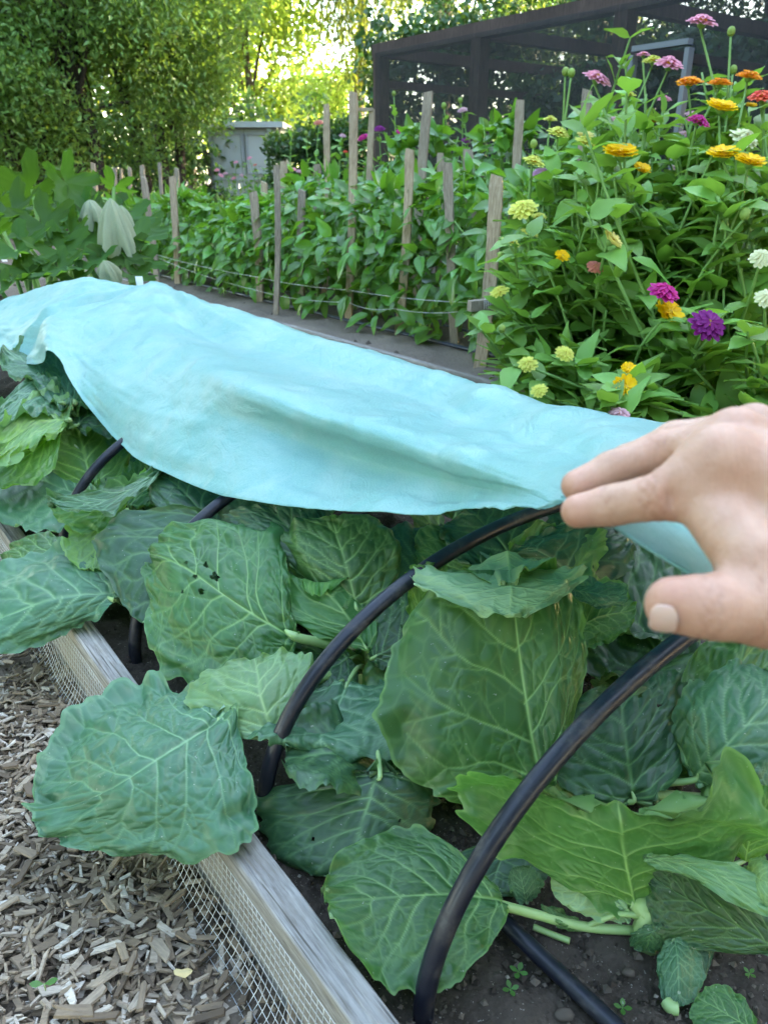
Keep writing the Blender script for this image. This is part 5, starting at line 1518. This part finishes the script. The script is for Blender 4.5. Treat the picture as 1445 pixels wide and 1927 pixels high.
# zinnias behind the peppers and the small pink patch by the shed
def far_zinnia(fl, T, lab, lsz=.12, nfill=8, vfill=(250, 330), name='zinnia_plant'):
    ps = [atT(u, v, T) for (u, v, *_r) in fl]
    c = np.mean(ps, axis=0); foot = np.array([c[0], c[1], 0.1])
    e = empty(name, foot, lab, 'zinnia', 'zinnias behind the pepper rows'); bag = Bag()
    for i, ((u, v, colr, px), p) in enumerate(zip(fl, ps)):
        D = p[1] * CT - (p[2] - H) * ST
        rad = px * .5 * D / F_PX
        ax = norm(np.array([rng.normal(0, .2), -.4, 1]))
        f2 = np.array([p[0] * .7 + foot[0] * .3, p[1], .1])
        stem_with_leaves(e, f2, p - ax * rad * .3, bag, lsz=lsz, top_bare=.1)
        flower(e, p, ax, rad, colr, i)
    us = [z[0] for z in fl]
    for j in range(nfill):
        p = atT(rng.uniform(min(us) - 30, max(us) + 30), rng.uniform(*vfill), T)
        stem_with_leaves(e, np.array([p[0], p[1] + .02, .1]), p, bag, lsz=lsz * 1.15, top_bare=0)
far_zinnia([(757, 250, 'magenta', 28), (713, 243, 'purple', 24), (684, 259, 'magenta', 24), (795, 215, 'lime', 14), (741, 175, 'bud', 8)], 3.9, 'zinnia plant with magenta blooms behind the tallest stake', vfill=(225, 330))
far_zinnia([(870, 207, 'palepink', 20), (876, 265, 'purple', 20), (935, 262, 'lime', 20), (835, 198, 'bud', 10), (866, 188, 'bud', 9)], 3.9, 'zinnia plant with small dull blooms in front of the cage', vfill=(235, 330))
far_zinnia([(600, 231, 'salmon', 20), (645, 255, 'palepink', 14), (576, 250, 'bud', 8), (650, 285, 'coral', 10)], 4.1, 'zinnia plant with one salmon bloom left of the stakes', vfill=(255, 340))
far_zinnia([(408, 320, 'pink', 12), (416, 330, 'pink', 12), (424, 326, 'palepink', 11), (444, 305, 'pink', 10), (470, 297, 'pink', 11), (440, 335, 'pink', 11), (455, 330, 'palepink', 10), (480, 310, 'salmon', 9), (552, 318, 'pink', 12), (563, 322, 'palepink', 12)], 5.2, 'patch of small pink zinnias in front of the shed doors', lsz=.10, vfill=(300, 345))
# lettuce-blue leaf behind the peppers, far squash hints are left to the trees' shade

# ---- squash plants at the left
def squash_leaf(rad, seed, cup, wilt=0.0):
    r = np.random.default_rng(seed)
    n, k = 60, 9
    th = np.linspace(-math.pi * .93, math.pi * .93, n)
    lob = .88 + .28 * np.cos(th * 5.0) * (np.abs(th) > .1) + .07 * np.sin(th * 23 + seed) - .25 * (np.abs(th) / math.pi) ** 2
    lob += .10 * np.exp(-(th / .3) ** 2) * 2
    rr = np.linspace(0, 1, k)
    T_, R = np.meshgrid(th, rr)
    LB = np.repeat(lob[None], k, 0)
    rad_ = R * (1 + (LB - 1) * R) * rad
    X = rad_ * np.sin(T_); Y = rad_ * np.cos(T_)
    Z = cup * rad * (R ** 2) * (.6 + .4 * np.cos(T_ * 5)) + .05 * rad * vnoise(np.stack([X / rad * 3, Y / rad * 3, X * 0 + seed], -1), seed)
    if wilt:
        Z = -wilt * rad * R ** 1.3 * (1 + .25 * np.cos(T_ * 7)); X = X * (1 - .40 * R); Y = Y * (1 - .40 * R); Z = Z + .22 * rad * R * vnoise(np.stack([X / rad * 5, Y / rad * 5, Z / rad * 2], -1), seed + 4)
    return np.stack([X, Y, Z], -1).reshape(-1, 3), gridF(n, k)
def squash(u, v, Dd, lab, leaves):
    foot = at(u, v, .1) if Dd is None else None
    q = atD(u, v, Dd); foot = np.array([q[0], q[1], .08])
    e = empty('squash_plant', foot, lab, 'squash plant', 'squash plants at the left')
    for i, (lu, lv, D, px, ay, el, w_) in enumerate(leaves):
        p = atD(lu, lv, D); rad = .92 * px * D / F_PX
        V, F = squash_leaf(rad, 60 + i + int(u), .40 if not w_ else 0, w_)
        up = norm(np.array([math.cos(ay) * math.sin(el), math.sin(ay) * math.sin(el), math.cos(el)]))
        Mx = leafM(p, norm(np.cross(up, np.array([math.sin(ay + 1), -math.cos(ay + 1), .1]))), up, 1.0)
        o = put('leaf', mk('leaf', V, F, M['wilted_leaf' if w_ else 'squash_leaf'], None, True, link=False), e, Mx)
        if w_: o['label'] = 'wilted grey-green leaf hanging down'
        b_ = Bag(); f2 = foot + np.array([rng.normal(0, .05), rng.normal(0, .05), 0])
        b_.tube(catmull(np.array([f2, (f2 + p) / 2 + EZ * .04, p - up * .004]), 10), np.linspace(.011, .007, 10), 7)
        b_.build('leaf_stalk', M['zinnia_stem'], o)
squash(60, 500, 3.2, 'big squash plant with jagged leaves at the left edge', [
 (60, 355, 3.2, 75, 2.2, .9, 0), (125, 345, 3.1, 62, -.6, 1.2, 0), (20, 400, 3.0, 80, 4.2, .6, 0), (80, 420, 2.9, 70, 4.6, .7, 0), (30, 470, 2.8, 75, 4.4, .5, 0), (0, 440, 3.1, 70, 3.2, .5, 0), (110, 470, 2.8, 66, 4.9, .6, 0), (55, 515, 2.7, 60, 4.7, .4, 0), (-20, 380, 3.3, 70, 2.8, .5, 0), (30, 520, 2.7, 55, 4.5, .3, 0), (0, 545, 2.6, 50, 4.2, .5, 0)])
squash(200, 500, 3.1, 'squash plant with a wilted drooping leaf in front of the leaning stake', [
 (168, 375, 2.95, 48, 4.7, .15, 1.0), (207, 372, 2.75, 74, 4.7, .1, 1.7), (228, 385, 2.95, 40, 4.9, .2, 1.6), (150, 400, 3.1, 60, 4.0, .6, 0), (180, 440, 3.0, 60, 4.5, .8, 0), (255, 445, 2.9, 55, 5.6, .4, 0), (130, 440, 2.9, 55, 4.2, .7, 0), (225, 480, 2.8, 60, 5.0, .6, 0), (265, 490, 2.85, 45, 5.5, .7, 0), (170, 495, 2.75, 55, 4.6, .4, 0), (195, 490, 2.65, 42, 4.6, .4, 1.0), (110, 505, 2.7, 55, 4.3, .5, 0), (215, 350, 3.2, 45, 1.2, .6, 0), (255, 520, 2.75, 40, 5.2, .5, 0), (140, 525, 2.7, 50, 4.3, .4, 0)])
squash(120, 470, 3.7, 'squash plant farther back between the other two squashes', [
 (100, 380, 3.6, 65, 4.4, .5, 0), (140, 400, 3.6, 60, 4.8, .5, 0), (60, 400, 3.7, 65, 4.0, .5, 0), (190, 400, 3.7, 60, 5.0, .5, 0), (240, 410, 3.7, 55, 5.2, .5, 0), (90, 440, 3.5, 65, 4.6, .4, 0), (150, 450, 3.5, 65, 4.7, .4, 0), (215, 450, 3.6, 60, 5.0, .4, 0), (30, 430, 3.6, 65, 4.1, .4, 0), (20, 370, 3.8, 60, 3.6, .4, 0), (270, 430, 3.8, 50, 5.2, .5, 0)])
# ================================================================== cage, shed, chair
def bar(bag, a, b, w_, d_=None):
    a, b = np.asarray(a, float), np.asarray(b, float)
    ax = norm(b - a); ref = EZ if abs(ax[2]) < .9 else ES
    x = norm(np.cross(ax, ref)); y = np.cross(x, ax)
    bag.box((a + b) / 2, x * w_ / 2, y * (d_ or w_) / 2, (b - a) / 2)
TC = 4.55
A0 = atT(717, 95, TC); A1 = atT(905, 52, TC); A2 = atT(1180, 8, TC)
ztop = A0[2]
s0 = st(A0)[0]; s1 = st(A1)[0]; s2 = st(A2)[0]
s3 = s2 - (s1 - s2) * 0.95
cage = empty('garden_cage', bed((s0 + s2) / 2, TC, 0), 'walk-in cage of dark brown posts covered with black netting', 'cage')
TB = TC + 2.4
post_s = [s0, s1, s2, s3]
for tt in (TC, TB):
    for s_ in post_s:
        b_ = Bag(); bar(b_, bed(s_, tt, -.02), bed(s_, tt, ztop - .05), .10); b_.build('post', M['cage_wood'], cage, False)
    b_ = Bag(); bar(b_, bed(s0 + .06, tt, ztop), bed(s3 - .06, tt, ztop), .11, .10); b_.build('top_rail', M['cage_wood'], cage, False)
    b_ = Bag(); bar(b_, bed(s0, tt, .25), bed(s3, tt, .25), .09, .09); b_.build('lower_rail', M['cage_wood'], cage, False)
for s_ in post_s:
    b_ = Bag(); bar(b_, bed(s_, TC + .06, ztop - .01), bed(s_, TB - .06, ztop - .01), .085); b_.build('rafter', M['cage_wood'], cage, False)
    if s_ in (s0, s2):
        b_ = Bag(); bar(b_, bed(s_, TC + .06, ztop - .25), bed(s_, TB - .06, ztop - .25), .06); b_.build('rafter', M['cage_wood'], cage, False)
m, t, b = mat('netting')
b.inputs['Base Color'].default_value = (0.008, 0.010, 0.014, 1); b.inputs['Roughness'].default_value = 0.6
tp = N(t, 'ShaderNodeBsdfTransparent'); ms = N(t, 'ShaderNodeMixShader')
L(t, mrange(t, noise(t, 1.5, 3, 0.5, coords(t)), 0.3, 0.7, 0.50, 0.62), ms.inputs[0])
L(t, tp.outputs[0], ms.inputs[1]); L(t, b.outputs[0], ms.inputs[2]); L(t, ms.outputs[0], t.nodes['Material Output'].inputs[0])
M['netting'] = m
def panel(name, c, parent, matn, n=8):
    c = [np.asarray(q, float) for q in c]
    f, g = np.meshgrid(np.linspace(0, 1, n), np.linspace(0, 1, n))
    f, g = f[..., None], g[..., None]
    V = (c[0] * (1 - f) + c[1] * f) * (1 - g) + (c[3] * (1 - f) + c[2] * f) * g
    nn_ = norm(np.cross(c[1] - c[0], c[3] - c[0]))
    V = V + nn_ * (0.03 * np.sin(np.pi * f) * np.sin(np.pi * g) + .008 * np.sin(f * 23) * np.sin(g * 17))
    return mk(name, V.reshape(-1, 3), gridF(n, n), M[matn], parent)
zt = ztop - .02
for sa, sb in zip(post_s[:-1], post_s[1:]):
    panel('netting', [bed(sa, TC - .066, .05), bed(sb, TC - .066, .05), bed(sb, TC - .066, zt), bed(sa, TC - .066, zt)], cage, 'netting')
    panel('netting', [bed(sa, TB + .066, .05), bed(sb, TB + .066, .05), bed(sb, TB + .066, zt), bed(sa, TB + .066, zt)], cage, 'netting')
    panel('netting', [bed(sa, TC, ztop + .064), bed(sb, TC, ztop + .064), bed(sb, TB, ztop + .064), bed(sa, TB, ztop + .064)], cage, 'netting')
panel('netting', [bed(s0 + .072, TC, .05), bed(s0 + .072, TB, .05), bed(s0 + .072, TB, zt), bed(s0 + .072, TC, zt)], cage, 'netting')
# the metal screen door leaning inside the front
d0 = atT(1193, 92, TC - .16); d1 = atT(1300, 72, TC - .16)
b_ = Bag()
sa, sb = st(d0)[0], st(d1)[0]; zz = d0[2]
bar(b_, bed(sa, TC - .16, zz), bed(sb, TC - .16, zz), .05, .03); bar(b_, bed(sb, TC - .16, .12), bed(sb, TC - .16, zz - .03), .05, .03); bar(b_, bed(sa, TC - .16, .12), bed(sa, TC - .16, zz - .03), .05, .03)
sdoor = b_.build('screen_door', M['aluminium'], None, False)
tag(sdoor, 'grey metal screen door frame on the front of the cage', 'door')

SH = 15.0
sh0 = atY(392, 240, SH); sh1 = atY(527, 240, SH + .3)
shed = empty('garden_shed', np.array([(sh0[0] + sh1[0]) / 2, SH, 0]), 'pale grey shed with panelled double doors under the big tree', 'shed')
xa, xb, zt2 = sh0[0], sh1[0], sh0[2]
b_ = Bag(); b_.box([(xa + xb) / 2, SH + .75, zt2 / 2], [(xb - xa) / 2 + .03, 0, 0], [0, .7, 0], [0, 0, zt2 / 2]); b_.build('wall', M['shed_trim'], shed, False)
b_ = Bag(); b_.box([(xa + xb) / 2, SH + .7, zt2 + .05], [(xb - xa) / 2 + .10, 0, 0], [0, .82, 0], [0, 0, .045]); b_.build('roof', M['shed_paint'], shed, False)
xm = (xa + xb) / 2
for (x0, x1) in ((xa + .02, xm - .012), (xm + .012, xb - .02)):
    b_ = Bag(); b_.box([(x0 + x1) / 2, SH + .03, zt2 / 2], [(x1 - x0) / 2, 0, 0], [0, .015, 0], [0, 0, zt2 / 2 - .02]); dr = b_.build('door', M['shed_paint'], shed, False)
    zh = zt2 * .52
    for (za, zb) in ((.06, zh - .05), (zh + .05, zt2 - .1)):
        b_ = Bag()
        fx0, fx1 = x0 + .03, x1 - .03
        for q in ((fx0, za, fx0, zb), (fx1, za, fx1, zb), (fx0, za, fx1, za), (fx0, zb, fx1, zb)):
            bar(b_, [q[0], SH + .008, q[1]], [q[2], SH + .008, q[3]], .045, .022)
        b_.build('panel_frame', M['shed_trim'], dr, False)
lat = empty('lattice_panel', np.array([xa - .3, SH - .1, 0]), 'dark wooden lattice panel beside the shed doors', 'lattice')
b_ = Bag()
lx0, lx1, lz1 = xa - .55, xa - .02, 1.25
for i in range(-14, 16):
    for sg in (1, -1):
        x = lx0 + i * .075
        p_ = []
        for z in np.linspace(0, lz1, 30):
            xx = (x + z * .8) if sg > 0 else (lx1 - i * .075 - z * .8)
            if lx0 <= xx <= lx1: p_.append((xx, z))
        if len(p_) > 1: bar(b_, [p_[0][0], SH - .1 + .004 * sg, p_[0][1]], [p_[-1][0], SH - .1 + .004 * sg, p_[-1][1]], .018, .006)
b_.build('slats', M['lattice'], lat, False)
b_ = Bag()
for xx in (lx0, lx1): bar(b_, [xx, SH - .1, 0], [xx, SH - .1, lz1], .05)
bar(b_, [lx0 + .03, SH - .1, lz1], [lx1 - .03, SH - .1, lz1], .05); b_.build('frame', M['lattice'], lat, False)

# white garden chair, only a corner in view
cpos = atY(5, 395, 9.0); cx, cy = cpos[0] - .1, 9.0
zt3 = atY(10, 356, 9.0)[2]
ch = empty('garden_chair', np.array([cx, cy, 0]), 'white plastic garden chair half cut off by the left edge', 'chair')
b_ = Bag(); bar(b_, [cx - .22, cy, zt3 - .03], [cx + .22, cy, zt3 - .03], .06, .03); bar(b_, [cx - .22, cy, zt3 - .4], [cx + .22, cy, zt3 - .4], .05, .03); b_.build('back_frame', M['white_plastic'], ch, False)
for i in range(7):
    b_ = Bag(); x = cx - .2 + i * .067; bar(b_, [x, cy + .0, zt3 - .38], [x, cy, zt3 - .06], .035, .018); b_.build('slat', M['white_plastic'], ch, False)
b_ = Bag(); b_.box([cx, cy - .25, zt3 - .43], [.24, 0, 0], [0, .24, 0], [0, 0, .015]); b_.build('seat', M['white_plastic'], ch, False)
for sx in (-.22, .22):
    for yy in (0, -.45):
        b_ = Bag(); bar(b_, [cx + sx * 1.05, cy + yy, 0], [cx + sx, cy + yy, (zt3 - .03) if yy == 0 else zt3 - .44], .045); b_.build('leg', M['white_plastic'], ch, False)

# ================================================================== trees
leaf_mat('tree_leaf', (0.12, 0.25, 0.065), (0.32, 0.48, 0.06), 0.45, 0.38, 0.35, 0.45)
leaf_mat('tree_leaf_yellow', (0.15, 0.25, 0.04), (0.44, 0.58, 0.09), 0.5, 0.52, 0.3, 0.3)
leaf_mat('conifer_leaf', (0.055, 0.105, 0.032), (0.30, 0.36, 0.04), 0.55, 0.42, 0.35, 0.3)
leaf_mat('ivy_leaf', (0.035, 0.095, 0.030), (0.12, 0.26, 0.03), 0.35, 0.25, 0.35, 0.5)
def leaf_cloud(C, Rr, n_per, size, aspect=.5, droop=0.0, seed=0, flat=.75, hang=0.0):
    """leaf-sized faces spread through clumps: centres C (k,3), radii Rr (k,)"""
    r = np.random.default_rng(seed)
    C = np.asarray(C); k = len(C)
    idx = np.repeat(np.arange(k), n_per)
    n = len(idx)
    d = norm(r.normal(size=(n, 3)))
    rad = r.random(n) ** 0.45
    p = C[idx] + d * rad[:, None] * np.asarray(Rr)[idx][:, None] * np.array([1, 1, flat])
    if hang: p[:, 2] -= hang * r.random(n) ** 1.5
    y = norm(d * .6 + r.normal(size=(n, 3)) * .8 + np.array([0, 0, -droop]))
    up = norm(r.normal(size=(n, 3)) * .9 + np.array([0, 0, .7]))
    x = norm(np.cross(y, up)); z = np.cross(x, y)
    s = size * r.uniform(.6, 1.35, n)[:, None]
    b0 = p - y * s * .5; b1 = p + y * s * .5
    l = p - x * s * aspect * .5 - y * s * .08 + z * s * .08; rr = p + x * s * aspect * .5 - y * s * .08 + z * s * .08
    V = np.stack([b0, rr, b1, l], 1).reshape(-1, 3)
    F = np.arange(4 * n).reshape(-1, 4)
    return V, F
def limb(bag, a, b, r0, r1, seed, n=10, wob=.12):
    r = np.random.default_rng(seed); ln = np.linalg.norm(np.asarray(b) - a)
    P = [a + (np.asarray(b) - a) * f + r.normal(0, wob * ln * .25, 3) * math.sin(f * math.pi) for f in np.linspace(0, 1, 5)]
    P = catmull(np.array(P), n); bag.tube(P, np.linspace(r0, r1, n), 7)
    return P
def tree(name, foot, h_, cr, zc0, n_cl, n_per, lsize, matn, label, cat, seed, group, aspect=.5, trunk_r=.16, clump=(.5, 1.0), hang=0, droop=0, ell=None, stems=1, shell=.35):
    r = np.random.default_rng(seed)
    foot = np.asarray(foot, float)
    e = empty(name, foot, label, cat, group)
    cz = (zc0 + h_) / 2; rz = (h_ - zc0) / 2
    ex, ey = ell or (cr, cr)
    d = norm(r.normal(size=(n_cl, 3)))
    f = (shell + (1 - shell) * r.random(n_cl)) ** .7
    C = foot + np.array([0, 0, cz]) + d * f[:, None] * np.array([ex, ey, rz])
    C = C + .12 * cr * fbm(C * .8, 2, seed)[:, None]
    C[:, 2] = np.maximum(C[:, 2], zc0 * .9)
    R_c = r.uniform(*clump, n_cl)
    V, F = leaf_cloud(C, R_c, n_per, lsize, aspect, droop, seed + 1, hang=hang)
    bag = Bag()
    for q in range(stems):
        off = np.array([r.normal(0, .35), r.normal(0, .25), 0]) * (stems > 1)
        top = foot + np.array([r.normal(0, .2) * cr, r.normal(0, .2) * cr, zc0 + (h_ - zc0) * .75]) + off
        Pt = limb(bag, foot + off - EZ * .1, top, trunk_r, trunk_r * .25, seed + 3 + q, 14, .08)
        for j in range(10):
            c_ = C[int(r.integers(n_cl))]
            limb(bag, Pt[int(r.integers(4, 12))], c_, trunk_r * .35, trunk_r * .06, seed + 20 + j + 11 * q, 8, .2)
    bag.build('trunk', M['bark'], e)
    mk('crown', V, F, M[matn], e, False)
    return e
# the big dark tree at the left: several stems
def gx(u, Y): return atY(u, 300, Y)[0]
tree('broadleaf_tree', [gx(290, 12.6), 12.6, 0], 6.0, 1.75, 1.5, 140, 330, .085, 'tree_leaf', 'bushy green tree whose low branches hang over the shed', 'tree', 11, 'trees behind the garden', .42, .10, (.35, .65), .25, .3, stems=3, shell=.55)
tree('broadleaf_tree', [gx(150, 11.5), 11.2, 0], 6.5, 1.7, .45, 160, 330, .085, 'tree_leaf', 'dense green tree at the left, second from the left edge', 'tree', 23, 'trees behind the garden', .42, .11, (.35, .7), .25, .3, stems=3, shell=.55)
tree('broadleaf_tree', [gx(-20, 11.0), 10.8, 0], 6.5, 1.7, .45, 150, 330, .085, 'tree_leaf', 'dense green tree cut off by the left edge', 'tree', 37, 'trees behind the garden', .42, .11, (.35, .7), .25, .3, stems=2, shell=.55)
tree('broadleaf_tree', [gx(-220, 12.0), 12.0, 0], 7.5, 2.0, 1.0, 80, 260, .10, 'tree_leaf', 'green tree beyond the left edge, only its branches showing', 'tree', 41, 'trees behind the garden', .42, .11, (.4, .8), .35, .3, stems=2)
# sunlit yellow-green trees farther back
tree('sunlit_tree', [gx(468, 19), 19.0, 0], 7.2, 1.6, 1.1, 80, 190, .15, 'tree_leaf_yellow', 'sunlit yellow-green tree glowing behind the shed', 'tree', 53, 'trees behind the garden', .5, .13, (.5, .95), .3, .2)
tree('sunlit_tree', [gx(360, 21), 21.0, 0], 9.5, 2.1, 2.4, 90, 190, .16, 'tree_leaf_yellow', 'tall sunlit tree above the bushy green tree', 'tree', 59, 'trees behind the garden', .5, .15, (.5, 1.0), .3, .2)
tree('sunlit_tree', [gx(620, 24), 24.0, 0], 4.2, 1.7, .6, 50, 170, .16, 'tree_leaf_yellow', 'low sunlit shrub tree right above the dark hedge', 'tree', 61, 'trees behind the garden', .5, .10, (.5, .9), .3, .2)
# drooping conifers / pepper trees in the middle and behind the cage
tree('weeping_tree', [gx(678, 20), 20.0, 0], 10.5, 1.5, 2.6, 60, 240, .20, 'conifer_leaf', 'weeping tree with trailing branches left of the cage', 'tree', 67, 'trees behind the garden', .16, .17, (.35, .75), 1.1, 1.4)
tree('weeping_tree', [gx(830, 17), 17.0, 0], 11, 2.7, 2.6, 100, 240, .18, 'conifer_leaf', 'weeping tree hanging over the cage roof', 'tree', 71, 'trees behind the garden', .16, .2, (.4, .8), 1.0, 1.4)
tree('broadleaf_tree', [gx(1080, 14), 14.0, 0], 9.5, 3.0, .8, 120, 260, .12, 'ivy_leaf', 'dark broad tree standing behind the cage', 'tree', 73, 'trees behind the garden', .45, .2, (.5, 1.0), .2, .3)
tree('broadleaf_tree', [gx(1420, 12), 12.0, 0], 9.5, 3.0, .8, 120, 260, .12, 'ivy_leaf', 'dark broad tree behind the right end of the cage', 'tree', 79, 'trees behind the garden', .45, .2, (.5, 1.0), .2, .3)
# far row beyond the garden
rw = [(-9.5, 27, 12, 'leftmost'), (-5.6, 30, 13, 'middle one'), (6.2, 27, 12, 'rightmost')]
for i, (x, y, hh_, nm) in enumerate(rw):
    tree('tall_tree', [x, y, 0], hh_, 2.6, 1.5, 90, 120, .28, 'tree_leaf_yellow' if i == 1 else 'conifer_leaf', 'tall tree in the far row, %s of three counting from the left' % nm, 'tree', 90 + i, 'far row of tall trees', .45, .25, (.6, 1.2), .5, .4)
# the trees along the right side of the garden that keep the low sun off it
side = [(8.2, -3.0, 8.5, 2.6, 'right', 'first from the camera'), (8.6, 0.8, 9.5, 2.7, 'right', 'second from the camera'), (8.2, 4.6, 9.0, 2.7, 'right', 'third from the camera'), (8.8, 8.4, 9.5, 2.7, 'right', 'fourth from the camera'), (9.4, 12.0, 9.0, 2.5, 'right', 'farthest one')]
side += [(7.4, 2.7, 8.0, 2.0, 'right', 'slender one'), (-8.5, 7.0, 8.5, 2.4, 'left', 'farthest one'), (-8.0, 2.5, 8.5, 2.5, 'left', 'second'), (-7.5, -2.5, 8.5, 2.5, 'left', 'nearest the camera'), (-3.5, -6.5, 8.5, 2.6, 'camera', 'left one'), (1.0, -7.0, 8.5, 2.6, 'camera', 'middle one'), (5.2, -6.5, 8.5, 2.6, 'camera', 'right one')]  # slender, left and camera trees: unseen, added to block stray sun and sky light
for i, (x, y, hh_, cr_, sd_, nm) in enumerate(side):
    lab = 'tree enclosing the garden behind the %s, %s' % (sd_, nm) if sd_ == 'camera' else 'tree enclosing the garden on the %s outside the photo, %s' % (sd_, nm)
    tree('side_tree', [x, y, 0], hh_, cr_, .4, 110, 85 if sd_ == 'right' else 45, .52, 'ivy_leaf', lab, 'tree', 190 + i, 'trees enclosing the garden outside the view', .7, .25, (.7, 1.2), 0, .3, ell=(1.5, cr_) if sd_ != 'camera' else (cr_, 1.5))
# hedge of dark ivy right of the shed and vines in the cage
def mass(name, label, cat, C, Rr, n_per, size, matn, seed, kind=None, parent=None):
    V, F = leaf_cloud(C, Rr, n_per, size, .75, .3, seed)
    o = mk(name, V, F, M[matn], parent, False)
    return tag(o, label, cat, None, kind)
r = np.random.default_rng(5)
C = np.stack([r.uniform(gx(515, 13.5), gx(730, 13.5), 90), r.uniform(13.3, 14.2, 90), 1.55 * r.random(90) ** .8], 1); C[:, 2] += .25 * vnoise(C * 1.1, 3)
mass('ivy_hedge', 'dark ivy hedge between the shed doors and the cage', 'hedge', C, r.uniform(.22, .42, 90), 150, .085, 'ivy_leaf', 6)
ss = r.uniform(s3, s0 + .3, 230); C = np.array([bed(a, TB + .35 - .9 * r.random(), ztop * (0.05 + .95 * r.random())) for a in ss])
mass('cage_vines', 'dark leafy vines filling the inside of the cage', 'vine', C, r.uniform(.2, .42, 230), 110, .10, 'ivy_leaf', 8)
C = np.stack([r.uniform(-9, 7, 330), r.uniform(15.8, 18, 330), 2.2 * r.random(330)], 1); C[:150, 2] = 4.2 * r.random(150); C[:150, 0] = r.uniform(-10, -2.6, 150)
mass('undergrowth', 'dark undergrowth filling the shade under the trees', 'undergrowth', C, r.uniform(.4, .7, 330), 90, .13, 'ivy_leaf', 9, 'stuff')
C = np.stack([r.uniform(-11, -2.7, 130), r.uniform(14.2, 15.4, 130), 2.3 * r.random(130)], 1)
mass('dark_hedge', 'dark hedge in the shade behind the trunks of the left trees', 'hedge', C, r.uniform(.35, .6, 130), 90, .12, 'ivy_leaf', 12)
C = np.stack([r.uniform(gx(700, 13), gx(1000, 13), 110), r.uniform(12.6, 14, 110), 2.9 * r.random(110)], 1)
mass('ivy_thicket', 'dark thicket seen through the left bay of the cage', 'thicket', C, r.uniform(.3, .5, 110), 90, .11, 'ivy_leaf', 14)
